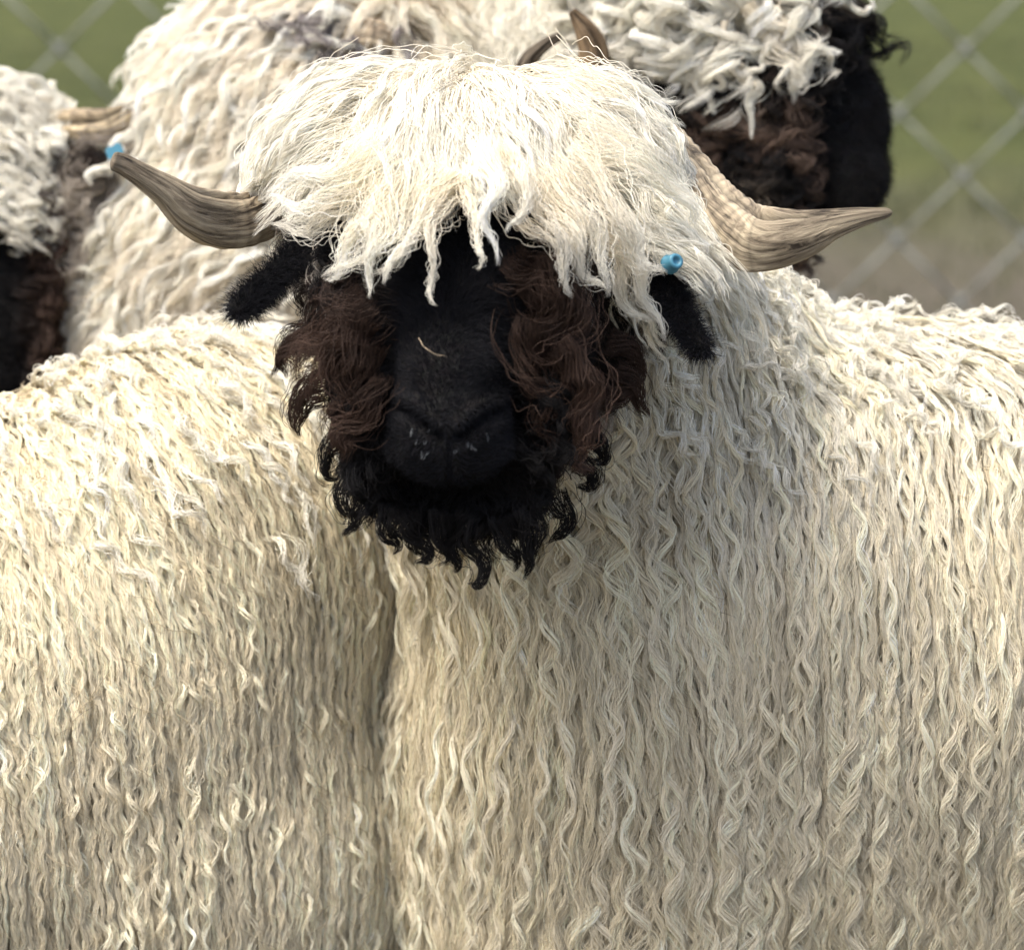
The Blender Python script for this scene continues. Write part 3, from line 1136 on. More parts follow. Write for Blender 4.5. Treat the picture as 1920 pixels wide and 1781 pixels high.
    # curled tips hanging off beard and cheeks
    br = [[(880, 960), (862, 985), (845, 1010), (858, 1035), (848, 1045)], [(900, 980), (880, 1005), (905, 1040), (895, 1078), (875, 1065)], [(960, 960), (985, 1000), (990, 1040), (985, 1070)],
          [(990, 960), (1010, 990), (1000, 1020), (985, 1040)], [(760, 960), (770, 990), (795, 1010), (800, 1030), (775, 1028)], [(735, 950), (725, 985), (745, 1005), (735, 1018)],
          [(690, 930), (672, 950), (665, 975), (640, 985)], [(1040, 930), (1065, 960), (1050, 985), (1030, 1000)], [(1090, 820), (1125, 830), (1130, 860), (1100, 860)],
          [(1080, 860), (1110, 880), (1105, 910), (1080, 915)], [(1120, 740), (1160, 750), (1180, 730), (1195, 780)], [(1150, 690), (1185, 720), (1205, 760), (1215, 785)],
          [(1140, 640), (1190, 660), (1200, 700), (1185, 740)], [(600, 740), (570, 760), (560, 790), (565, 820)], [(620, 700), (575, 730), (545, 770), (560, 815)],
          [(600, 640), (555, 650), (525, 680), (540, 710)], [(620, 620), (570, 630), (530, 660), (508, 712)], [(640, 820), (610, 850), (615, 890), (640, 900)],
          [(670, 880), (640, 910), (655, 950), (690, 940)], [(1060, 760), (1100, 780), (1120, 820), (1090, 840)], [(830, 960), (820, 1000), (840, 1020), (832, 1040)], [(940, 970), (945, 1010), (970, 1030), (960, 1050)]]
    lines = []
    for ln in br:
        d0 = 2.235 if 700 < ln[0][0] < 1020 else 2.27
        ln = [(x, y + (7 * j if ln[0][1] > 870 else 0)) for j, (x, y) in enumerate(ln)]
        lines.append([P(x, y, d0 + .004 * j) for j, (x, y) in enumerate(ln)])
    Gq, Nq = paths(lines, 14)
    kb = np.array([BLACK * 1.2 if (ln[0][1] > 800) else BROWN * .9 for ln in br])
    K2 = grow('x', o, M_DARK, Gq, Nq, 75, .0050, .0012, .03, .00022, kb, kb * 1.2, m2=18, frizz=.0004, fly=.08, tipc=.15, rootc=2.0, midc=1.1, len_var=.4)
    # long rusty locks at both sides of the bridge
    br2 = [[(985, 520), (1040, 590), (1010, 660), (1060, 730), (1085, 810)], [(1010, 480), (1070, 560), (1060, 640), (1040, 700), (1085, 780)], [(1000, 600), (985, 680), (1030, 740), (1020, 800), (1050, 860)],
           [(1040, 650), (1090, 700), (1100, 770), (1085, 850), (1110, 890)], [(690, 590), (640, 640), (600, 690), (580, 760)], [(700, 640), (660, 700), (640, 760), (600, 800)],
           [(690, 560), (630, 610), (570, 660), (540, 720)], [(700, 700), (680, 770), (640, 820), (650, 870)], [(960, 480), (1000, 520), (1030, 580), (1020, 620)]]
    lines = [[P(x, y, 2.205 + .008 * j) for j, (x, y) in enumerate(ln)] for ln in br2]
    Gq, Nq = paths(lines, 16)
    K3 = grow('x', o, M_DARK, Gq, Nq, 120, .0080, .0028, .034, .00022, BROWN * .8, BROWN * 1.6, m2=22, frizz=.0007, fly=.2, tipc=.35, rootc=1.6, midc=1.3, len_var=.4, colour_var=.18)
    commit('cheek_wool', o, M_DARK, [K1, K2, K3])

    # greyish jowl tufts behind the cheeks, under the ears
    def wjowl(cn, n):
        a, b, c = hc(cn)
        ok = (seg_dist(cn, S, Sm) < .118) & (np.abs(b) > .045) & (a > -.005) & (a < .09) & (c < .045) & (seg_dist(cn, *ear_a) > .026) & (seg_dist(cn, *ear_b) > .026)
        return ok * 1.0
    Pj, Nj = sf.sample(30000, wjowl, .0068)

    def fjowl(p, n, t):
        b = (p - S).dot(R_)
        return (R_ * (1 if b > 0 else -1) * (.4 - .4 * t) + DOWN * (.8) + Vector((noise.noise(p * 20) * .4, 0, 0))).normalized()
    Gj, NNj = trace(sf, Pj, Nj, fjowl, .055 + .03 * rng.random(len(Pj)), 12, .6, .004, .03, .3, .7)
    gm = np.clip(.55 + 1.2 * nval(Pj, 15, 2), 0, 1)[:, None]
    grey_t = np.array((.50, .46, .40)) * gm + np.array((.10, .075, .06)) * (1 - gm)
    J1 = grow('x', o, M_WOOL, Gj, NNj, 30, .0050, .004, .032, .00026, grey_t * .6, grey_t * 1.15, m2=16, frizz=.0009, fly=.15, tipc=.3, rootc=1.6, midc=1.2, len_var=.4)
    commit('jowl_wool', o, M_WOOL, [J1])

    # ---------------- short black coat on face and ears
    def wface(cn, n):
        a, b, c = hc(cn)
        e1 = (seg_dist(cn, ear_a[0], ear_a[1]) < .024) | (seg_dist(cn, ear_b[0], ear_b[1]) < .024)
        ok = (seg_dist(cn, S, Sm) < .09) & (a > .03) & (np.abs(b) < .052)
        return ok * 1.0 + e1 * 1.3
    Pf, Nf_ = sf.sample(900000, wface)
    af, bf, cf = hc(Pf)
    isear = seg_dist(Pf, S, Sm) > .095
    Lf = np.where(isear, .0072, .015 - .0115 * smoothstep(.12, .17, af)) * (.6 + .7 * rng.random(len(Pf)))

    def farr(Pf, Nf_):
        nz = np.stack([nval(Pf, 30, 1), nval(Pf, 30, 2), nval(Pf, 30, 3)], 1)
        fu = np.array(f)[None] * (.7 * (.6 - smoothstep(.06, .14, af)))[:, None]
        fu[isear] = (0, 0, -.3)
        return fu + nz * .9 + np.array(s)[None] * (np.clip(bf / .03, -1, 1) * .35)[:, None] * (~isear)[:, None]
    D = farr(Pf, Nf_)
    D = D - Nf_ * (D * Nf_).sum(1)[:, None]
    D = D + Nf_ * np.where(isear, 1.0, .75 - .35 * smoothstep(.12, .17, af))[:, None]
    D /= np.linalg.norm(D, axis=1)[:, None]
    tt = np.linspace(0, 1, 4)
    bend = (rng.normal(0, .25, (len(Pf), 3)))
    Gp = Pf[:, None, :] + (D[:, None, :] * tt[None, :, None] + bend[:, None, :] * (tt ** 2)[None, :, None]) * Lf[:, None, None]
    cl = BLACK * (1.25 + .9 * rng.random((len(Pf), 1))) * np.array((.9, 1.0, 1.2))
    rd = np.broadcast_to((.00019 * (1 - .75 * tt))[None, :], (len(Pf), 4))
    FB = (Gp.astype(np.float32), rd.astype(np.float32), np.broadcast_to(cl[:, None, :], (len(Pf), 4, 3)).astype(np.float32))
    # pale bristles under the nostrils and one loose pale hair on the bridge
    lines = []
    for _ in range(14):
        sg = random.choice((-1, 1))
        t = random.random()
        x = 842 + sg * (16 + 60 * t) + random.gauss(0, 8); y = 848 - 36 * t + random.gauss(0, 10)
        ray = (P(x, y, 3) - CAM).normalized()
        hit = sf.bvh.ray_cast(CAM, ray)
        if hit[0] is None:
            continue
        p = hit[0]
        q = p + hit[1] * .003 + Vector((random.gauss(0, .001), 0, -.003 + random.gauss(0, .001)))
        lines.append([p, (p + q) / 2 + hit[1] * .0008, q])
    G4, N4 = paths(lines, 4)
    FW = grow('x', o, M_DARK, G4, N4, 4, .0011, .0003, .01, .00012, (.09, .1, .11), (.16, .17, .18), m2=4)
    hit = sf.bvh.ray_cast(CAM, (P(800, 640, 3) - CAM).normalized())[0]
    dd = (hit - CAM).dot(F_) - .012
    G5, N5 = paths([[P(785, 634, dd), P(796, 650, dd - .003), P(815, 664, dd - .002), P(838, 668, dd)]], 8)
    FH = grow('x', o, M_DARK, G5, N5, 2, .0002, .0001, .02, .0002, (.5, .4, .28), (.5, .4, .28), m2=8)
    commit('face_fur', o, M_DARK, [FB, FW, FH])

    # ---------------- horns and tag
    hr = [((1030, 300, 2.38), .016), ((1140, 255, 2.41), .016), ((1225, 256, 2.405), .0155), ((1288, 318, 2.375), .016), ((1345, 392, 2.335), .0185), ((1412, 443, 2.30), .0215),
          ((1490, 440, 2.275), .0165), ((1560, 420, 2.26), .0098), ((1620, 406, 2.25), .0055), ((1674, 398, 2.245), .0028)]
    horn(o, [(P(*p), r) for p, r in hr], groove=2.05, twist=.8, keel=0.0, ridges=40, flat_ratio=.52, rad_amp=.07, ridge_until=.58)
    hl = [((720, 350, 2.38), .017), ((620, 318, 2.41), .017), ((545, 345, 2.385), .0175), ((490, 398, 2.345), .0178), ((430, 412, 2.31), .0192), ((368, 396, 2.285), .0165),
          ((315, 358, 2.27), .0108), ((268, 328, 2.26), .0080), ((233, 308, 2.255), .0068), ((209, 300, 2.25), .0060)]
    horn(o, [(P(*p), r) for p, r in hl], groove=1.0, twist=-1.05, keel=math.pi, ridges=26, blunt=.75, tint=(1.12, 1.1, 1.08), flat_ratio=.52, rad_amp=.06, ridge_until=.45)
    ear_tag(o, P(1254, 497, 2.268), R_ * .45 - F_ * .85 + U_ * .2, r=.0062, h=.011)
    return o, sf


def seg_ok(p, S, f):
    q = p - S
    a = q.dot(f)
    return (q - f * a).length < .085


A_OBJ, A_SURF = sheep_a()


# ================================================================== shared builders for the other sheep
def fleece_on(sf, o, wfun, field, dens, cell, L, lift=.5, grav=.35, h1=.02, cling=.85, m=14, k=18, R=.0022, Rv=.002, wave=.0012, wavev=.0012,
              per=.024, perv=.008, root=CREAM_ROOT, tip=CREAM_TIP, m2=18, r0=.00030, tipc=.35, rootc=1.5, midc=1.05, phf=13, phk=5.5, phz=.026,
              wave_tip=1.4, fly=.07, frizz=.0005, len_var=.3, Lv=.25, colour_var=.1, tint=None, helix=.75):
    Pr, Nr = sf.sample(dens, wfun, cell)
    if len(Pr) == 0:
        return None
    Ls = L * (1 - Lv / 2 + Lv * rng.random(len(Pr)))
    G, NN = trace(sf, Pr, Nr, field, Ls, m, grav, .004, h1, cling, lift)
    ph = nphase(Pr, phf, phk) - (Pr[:, 2] * 2 * math.pi / phz if phz else 0)
    cr, ct = np.asarray(root, float), np.asarray(tip, float)
    if tint is not None:
        q = tint(Pr)
        cr, ct = cr * q, ct * q
    return grow('x', o, None, G, NN, k, R + Rv * rng.random(len(Pr)), wave + wavev * rng.random(len(Pr)), per + perv * rng.random(len(Pr)), r0, cr, ct,
                phase=ph, m2=m2, frizz=frizz, fly=fly, tipc=tipc, rootc=rootc, midc=midc, wave_tip=wave_tip, len_var=len_var, colour_var=colour_var, helix=helix)


def short_fur(sf, wfun, dens, L, base, bias=(0, 0, -.4)):
    Pf, Nf = sf.sample(dens, wfun)
    nz = np.stack([nval(Pf, 30, 1), nval(Pf, 30, 2), nval(Pf, 30, 3)], 1)
    D = nz + np.array(bias)
    D = D - Nf * (D * Nf).sum(1)[:, None] + Nf * .6
    D /= np.linalg.norm(D, axis=1)[:, None]
    tt = np.linspace(0, 1, 4)
    Lf = L * (.6 + .7 * rng.random(len(Pf)))
    G = Pf[:, None, :] + (D[:, None, :] * tt[None, :, None] + rng.normal(0, .25, (len(Pf), 1, 3)) * (tt ** 2)[None, :, None]) * Lf[:, None, None]
    rd = np.broadcast_to((.00022 * (1 - .75 * tt))[None, :], (len(Pf), 4))
    cl = np.asarray(base) * (1 + .35 * rng.random((len(Pf), 1)))
    return (G.astype(np.float32), rd.astype(np.float32), np.broadcast_to(cl[:, None, :], (len(Pf), 4, 3)).astype(np.float32))


# ================================================================== sheep E: shorn-short flank at the left, head outside the picture
def sheep_e():
    bm = Lump()
    ell(bm, (-.325, 2.60, .545), (.215, .19, .245))
    ell(bm, (-.325, 2.60, .48), (.225, .19, .23))
    ell(bm, (-.255, 2.60, .66), (.16, .15, .165))
    ell(bm, (-.20, 2.63, .665), (.15, .14, .155))
    ell(bm, (-.60, 2.56, .50), (.34, .195, .23))
    ell(bm, (-.47, 2.57, .46), (.24, .19, .22))
    ell(bm, (-.29, 2.60, .41), (.215, .19, .2))
    ell(bm, (-.86, 2.54, .49), (.24, .185, .22))
    S = Vector((-1.30, 2.36, .80))
    f, s, u = frame_from(S, S + Vector((-.5, -.3, -.75)), Vector((-.6, -.3, .8)))
    chain(bm, [((-.95, 2.52, .60), .15), ((-1.12, 2.46, .70), .11), (S - f * .02, .08)])
    head_lumps(bm, S, f, s, u)
    chain(bm, [(S + s * .05, .014), (S + s * .12 - u * .02, .013), (S + s * .17 - u * .06, .009)], flat=u)
    chain(bm, [(S - s * .05, .014), (S - s * .12 - u * .02, .013), (S - s * .17 - u * .06, .009)], flat=u)
    legs(bm, [(-.95, 2.46, 0), (-.95, 2.66, 0), (-.30, 2.50, 1), (-.30, 2.72, 1)], .42)
    me = fuse(bm, 0.0055, 6)
    relax(me, lambda c: smoothstep(.12, .2, seg_dist(c, S, S + f * .2)) * (c[:, 2] > .33), 140)
    co = co_of(me)
    rgb = np.tile(BASE_CREAM, (len(co), 1))
    rgb[seg_dist(co, S + f * .06, S + f * .2) < .09] = BLACK
    rgb[co[:, 2] < .045] = (.04, .035, .03)
    set_fur(me, rgb)
    o = finish_body('sheep', me, 'cream sheep at lower left showing only its tightly crimped flank and back')
    sf = Surf(me)
    add_eyes(o, S, f, s, u)

    def w_(cn, n):
        return facing(cn, n) * (cn[:, 2] > .33)

    def field(p, n, t):
        v = Vector((.15, -.25, -1))
        up = max(0, min(1, (p.z - .58) / .2))
        v.x += .75 * up * max(0, min(1, (p.x + .75) / .35))
        if p.z > .76:
            v.y -= .3
        v.x += noise.noise(p * 8) * .18 + noise.noise(p * 3) * .15
        v.y += noise.noise(p * 8 + Vector((3, 3, 3))) * .1
        return v.normalized()
    tint = lambda q: (1 + .10 * smoothstep(-.3, .4, nval(q, 4, 5)))[:, None] * np.array((1, .985, .95))[None]
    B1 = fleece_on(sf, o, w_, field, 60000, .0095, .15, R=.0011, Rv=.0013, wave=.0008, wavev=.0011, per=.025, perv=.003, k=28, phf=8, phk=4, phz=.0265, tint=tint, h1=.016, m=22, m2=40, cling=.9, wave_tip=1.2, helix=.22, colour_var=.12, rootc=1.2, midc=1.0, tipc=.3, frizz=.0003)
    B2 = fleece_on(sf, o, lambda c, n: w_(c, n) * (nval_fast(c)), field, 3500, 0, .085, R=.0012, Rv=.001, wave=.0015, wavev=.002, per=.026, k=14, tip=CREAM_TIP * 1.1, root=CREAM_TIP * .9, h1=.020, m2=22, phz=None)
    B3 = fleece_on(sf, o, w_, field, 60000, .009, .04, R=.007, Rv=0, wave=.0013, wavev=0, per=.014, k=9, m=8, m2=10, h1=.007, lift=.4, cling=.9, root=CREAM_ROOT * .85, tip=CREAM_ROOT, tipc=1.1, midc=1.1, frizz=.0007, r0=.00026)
    wt = lambda c, n: w_(c, n) * smoothstep(.60, .84, c[:, 2]) ** 2
    ft = lambda p, n, t: Vector((.55 + noise.noise(p * 12) * .7, -.4, noise.noise(p * 12 + Vector((5, 5, 5))) * .6 - .45)).normalized()
    B4 = fleece_on(sf, o, wt, ft, 2400, 0, .075, R=.0015, Rv=.003, wave=.001, wavev=.0028, per=.03, k=20, m=14, m2=18, h1=.026, lift=.8, cling=.45, grav=.4, phz=None, root=CREAM_TIP, tip=WHITE_TIP, fly=.2, frizz=.0008, Lv=.7)
    commit('fleece', o, M_WOOL, [B1, B2, B3, B4])
    return o


def nval_fast(c):
    return .55 + .45 * np.sin(c[:, 0] * 31 + 3 * np.sin(c[:, 2] * 23)) * np.sin(c[:, 2] * 27 + c[:, 1] * 11)


E_OBJ = sheep_e()


# ================================================================== sheep C: woolly neck and head turned away behind the left horn
def sheep_c():
    S = P(640, 120, 3.02)
    f, s, u = frame_from(S, S + Vector((.35, .8, -.55)), Vector((0, .2, 1)))
    bm = Lump()
    head_lumps(bm, S + f * .05, f, s, u)
    ell(bm, P(650, 150, 2.98), (.115, .11, .09))
    ell(bm, P(680, 95, 2.98), (.09, .10, .075))
    ell(bm, P(560, 270, 2.97), (.115, .12, .12))
    ell(bm, P(475, 505, 2.98), (.115, .13, .13))
    ell(bm, P(375, 690, 3.02), (.125, .13, .13))
    ell(bm, P(620, 560, 3.05), (.18, .15, .17))
    ell(bm, (-.36, 3.35, .60), (.17, .30, .22))
    ell(bm, (-.42, 3.75, .59), (.17, .28, .21))
    legs(bm, [(-.27, 3.2, 0), (-.48, 3.2, 0), (-.32, 3.9, 1), (-.52, 3.9, 1)], .42)
    chain(bm, [(S + s * .05, .014), (S + s * .12 - u * .02, .013), (S + s * .17 - u * .06, .009)], flat=u)
    me = fuse(bm, 0.0055, 7)
    co = co_of(me)
    rgb = np.tile(BASE_CREAM * 1.25, (len(co), 1))
    rgb[seg_dist(co, S + f * .14, S + f * .26) < .08] = BLACK
    rgb[co[:, 2] < .045] = (.04, .035, .03)
    set_fur(me, rgb)
    o = finish_body('sheep', me, 'shaggy white sheep behind the left horn, its head turned away from the camera')
    sf = Surf(me)
    add_eyes(o, S + f * .05, f, s, u)

    def w_(cn, n):
        return facing(cn, n, .4) * (cn[:, 2] > .55) * (cn[:, 1] < 3.5)
    top = P(720, 60, 2.95)

    def field(p, n, t):
        q = p - top
        q.y *= .3
        q.normalize()
        v = q * .8 + Vector((-.35, -.1, -.35))
        v.x += noise.noise(p * 6) * .6 + noise.noise(p * 17) * .2
        v.z += noise.noise(p * 6 + Vector((4, 4, 4))) * .6
        return v.normalized()
    tint = lambda q: (1 - .12 * smoothstep(.1, .45, nval(q, 7, 2)))[:, None] * np.ones((1, 3)) * (1 - .04 * np.arange(3))[None]
    B1 = fleece_on(sf, o, w_, field, 50000, .0090, .10, R=.0032, Rv=.0045, wave=.0012, wavev=.0030, per=.042, perv=.02, k=40, phz=None, root=WHITE_ROOT, tip=WHITE_TIP, h1=.026, lift=.8, cling=.5, grav=.3, m2=18, fly=.1, frizz=.0008, tint=tint, Lv=.5)
    B2 = fleece_on(sf, o, w_, field, 2600, 0, .11, R=.0015, Rv=.002, wave=.003, wavev=.005, per=.045, perv=.02, k=26, tip=WHITE_TIP * 1.05, root=WHITE_TIP * .9, h1=.034, lift=.9, cling=.3, m2=22, phz=None, Lv=.6, grav=.4)
    # long kinked locks hanging over the neck (seen beside the crown)
    lk = [[(440, 160), (432, 195), (452, 225), (436, 250)], [(525, 155), (548, 180), (540, 215), (560, 240)], [(470, 190), (486, 230), (462, 290), (450, 345)],
          [(455, 205), (446, 260), (440, 300), (432, 350)], [(370, 110), (330, 150), (300, 170), (255, 178)], [(520, 90), (440, 90), (400, 130), (330, 130)],
          [(560, 70), (620, 80), (670, 90), (740, 130)], [(610, 30), (560, 45), (530, 60), (480, 70)], [(330, 245), (322, 270), (335, 310), (348, 330)],
          [(300, 420), (262, 445), (215, 450), (175, 430)], [(330, 430), (290, 455), (245, 475), (190, 480)], [(130, 510), (112, 520), (125, 560), (160, 575)],
          [(250, 250), (225, 262), (205, 290), (210, 335)], [(225, 305), (190, 315), (165, 330), (170, 350)], [(210, 400), (195, 410), (190, 435), (195, 440)]]
    lines = []
    for ln in lk:
        pts = []
        for x, y in ln:
            ray = (P(x, y, 3) - CAM).normalized()
            h = sf.bvh.ray_cast(CAM, ray)[0]
            d = (h - CAM).dot(F_) - .038 if h else 2.86
            pts.append(min(d, 2.97))
        d0 = sum(pts) / len(pts)
        lines.append([P(x, y, d0 * .7 + dd * .3) for (x, y), dd in zip(ln, pts)])
    G, N = paths(lines, 14)
    B3 = grow('x', o, None, G, N, 60, .0034, .0012, .03, .00032, WHITE_TIP * .9, WHITE_TIP * 1.05, m2=20, frizz=.0005, fly=.05, tipc=.4, midc=1.0, rootc=1.4)
    commit('fleece', o, M_WOOL, [B1, B2, B3])
    # grey crown patch round the horn stump
    def wg(cn, n):
        x, y, d = proj(cn)
        return facing(cn, n, .4) * (np.hypot((x - 668) / 85, (y - 70) / 38) < 1)
    Gp = fleece_on(sf, o, wg, field, 16000, 0, .05, R=.0025, Rv=.002, wave=.003, wavev=.003, per=.03, k=22, root=(.10, .09, .09), tip=(.30, .27, .26), h1=.034, lift=1.0, cling=.4, m2=16, phz=None, colour_var=.3)
    commit('grey_tuft', o, M_WOOL, [Gp])
    hs = [((600, 110, 2.93), .014), ((640, 82, 2.895), .017), ((690, 72, 2.885), .017), ((735, 88, 2.90), .013), ((772, 110, 2.93), .006)]
    horn(o, [(P(p[0], p[1], p[2] - .035), r) for p, r in hs], groove=-1.1, twist=1.5, ridges=26, ridge_until=.95, rad_amp=.1, tint=(1.25, 1.2, 1.15))
    return o


C_OBJ = sheep_c()


# ================================================================== sheep B: curly head cut by the left edge
def sheep_b():
    S = P(-38, 345, 2.96)
    f, s, u = frame_from(S, P(-48, 640, 2.88), -F_ + U_ * .3)
    bm = Lump()
    head_lumps(bm, S, f, s, u)
    ell(bm, S - f * .025, (.065, .068, .055), f, s, u)
    chain(bm, [(S - u * .04, .08), ((-.56, 3.10, .84), .11), ((-.66, 3.2, .72), .16)])
    ell(bm, (-.78, 3.25, .62), (.22, .18, .22))
    ell(bm, (-1.05, 3.3, .59), (.28, .19, .22))
    legs(bm, [(-.72, 3.12, 0), (-.72, 3.36, 0), (-1.22, 3.2, 1), (-1.22, 3.42, 1)], .42)
    chain(bm, [(P(90, 315, 2.95), .014), (P(150, 305, 2.90), .0125), (P(195, 300, 2.875), .0115), (P(225, 295, 2.86), .008)], flat=-F_)
    chain(bm, [(P(-105, 330, 2.95), .014), (P(-170, 350, 2.93), .0125), (P(-225, 400, 2.915), .0115), (P(-255, 450, 2.91), .009)], flat=-F_)
    me = fuse(bm, 0.005, 7)
    co = co_of(me)
    hc = headcoords(S, f, s, u)
    a, b, c = hc(co)
    Sm = S + f * .2
    rgb = np.tile(BASE_CREAM, (len(co), 1))
    rgb[(seg_dist(co, S, Sm) < .09) & (a > .04)] = BLACK
    ear = (P(110, 308, 2.945), P(225, 295, 2.86))
    rgb[seg_dist(co, *ear) < .024] = BLACK
    rgb[co[:, 2] < .045] = (.04, .035, .03)
    set_fur(me, rgb)
    o = finish_body('sheep', me, 'curly topped sheep cut off by the left edge, dark face below its cream curls')
    sf = Surf(me)
    add_eyes(o, S, f, s, u)

    def wcr(cn, n):
        a, b, c = hc(cn)
        return facing(cn, n, .4) * (seg_dist(cn, S - f * .03, Sm) < .115) * (a < .05) * (seg_dist(cn, *ear) > .022)

    def field(p, n, t):
        q = p - (S - f * .09)
        q.normalize()
        return (q * .8 + DOWN * .35 + Vector((noise.noise(p * 16) * .8, 0, noise.noise(p * 16 + Vector((4, 4, 4))) * .6))).normalized()
    B1 = fleece_on(sf, o, wcr, field, 60000, .0078, .062, R=.0024, Rv=.002, wave=.0035, wavev=.004, per=.022, perv=.01, k=26, phz=None, root=WHITE_ROOT * .9, tip=WHITE_TIP * .97, h1=.022, lift=.8, cling=.45, grav=.5, m2=22, fly=.06, wave_tip=1.8, frizz=.0004)

    def wbd(cn, n):
        return facing(cn, n, .4) * (seg_dist(cn, S - f * .03, Sm) > .10) * (cn[:, 2] > .5) * (seg_dist(cn, *ear) > .022)
    fb = lambda p, n, t: Vector((.1 + noise.noise(p * 9) * .4, -.3, -1)).normalized()
    B2 = fleece_on(sf, o, wbd, fb, 40000, .0095, .09, R=.003, wave=.002, wavev=.002, per=.03, k=16, h1=.024, m2=16)
    commit('fleece', o, M_WOOL, [B1, B2])

    def wck(cn, n):
        a, b, c = hc(cn)
        return facing(cn, n, .5) * (seg_dist(cn, S, Sm) < .1) * (a > .045) * (np.abs(b) > .034)
    fk = lambda p, n, t: (R_ * (.6 if (p - S).dot(R_) > 0 else -.6) + DOWN * .7 + Vector((noise.noise(p * 22) * .5, 0, 0))).normalized()
    B3 = fleece_on(sf, o, wck, fk, 30000, .0075, .05, R=.003, wave=.003, wavev=.003, per=.024, k=20, root=BLACK, tip=BROWN * 1.2, h1=.025, cling=.2, grav=.7, m2=16, phz=None, r0=.00026)
    B4 = short_fur(sf, lambda cn, n: facing(cn, n, .3) * ((seg_dist(cn, S, Sm) < .095) & (hc(cn)[0] > .045)), 250000, .009, BLACK)
    B5 = short_fur(sf, lambda cn, n: facing(cn, n, .3) * (seg_dist(cn, *ear) < .024), 500000, .011, np.array((.03, .022, .018)))
    commit('face_fur', o, M_DARK, [B3, B4, B5])

    def wj(cn, n):
        a, b, c = hc(cn)
        return facing(cn, n, .5) * (seg_dist(cn, S, Sm) < .12) * (a > -.0) * (a < .085) * (b * np.sign(s.dot(R_)) > .045)
    fj = lambda p, n, t: (R_ * .55 + DOWN * .7 + Vector((noise.noise(p * 20) * .6, 0, 0))).normalized()
    B6 = fleece_on(sf, o, wj, fj, 30000, .008, .075, R=.004, wave=.004, wavev=.003, per=.03, k=24, root=(.20, .17, .14), tip=(.48, .43, .37), h1=.03, cling=.2, grav=.6, m2=18, phz=None, fly=.15, frizz=.001)
    commit('jowl_wool', o, M_WOOL, [B6])
    hr = [((20, 262, 2.95), .014), ((75, 248, 2.945), .0145), ((120, 236, 2.935), .0145), ((165, 238, 2.92), .0155), ((205, 232, 2.91), .0135), ((245, 210, 2.91), .008), ((275, 190, 2.91), .003)]
    horn(o, [(P(*p), r) for p, r in hr], groove=1.2, twist=1.2, ridges=26, ridge_until=.9, rad_amp=.07, tint=(1.2, 1.15, 1.05))
    hl = [((-40, 262, 2.95), .014), ((-95, 248, 2.945), .0145), ((-140, 236, 2.935), .0145), ((-185, 238, 2.92), .0155), ((-225, 232, 2.91), .0135), ((-265, 210, 2.91), .008), ((-295, 190, 2.91), .003)]
    horn(o, [(P(*p), r) for p, r in hl], groove=1.2, twist=1.2, ridges=26, ridge_until=.9, rad_amp=.07, tint=(1.2, 1.15, 1.05))
    # flag tag hanging in the ear
    bm = bmesh.new()
    c = P(213, 284, 2.835)
    ax, up = (R_ * .85 + U_ * .55).normalized(), (U_ * .85 - R_ * .5).normalized()
    no = ax.cross(up).normalized()
    outl = [(-.011, -.005), (-.007, -.008), (.008, -.0085), (.012, -.006), (.0125, .004), (.009, .0075), (.002, .0065), (-.004, .009), (-.009, .006)]
    outl = [(x * .66, y * .66) for x, y in outl]
    vf = [bm.verts.new(c + ax * x + up * y + no * .001) for x, y in outl]
    vb = [bm.verts.new(c + ax * x + up * y - no * .001) for x, y in outl]
    bm.faces.new(vf); bm.faces.new(vb[::-1])
    for i in range(len(outl)):
        bm.faces.new((vf[i], vb[i], vb[(i + 1) % len(outl)], vf[(i + 1) % len(outl)]))
    bmesh.ops.recalc_face_normals(bm, faces=bm.faces)
    me2 = bpy.data.meshes.new('ear_tag'); bm.to_mesh(me2); bm.free()
    t_ = link('ear_tag', me2, M_BLUE, o)
    return o


B_OBJ = sheep_b()


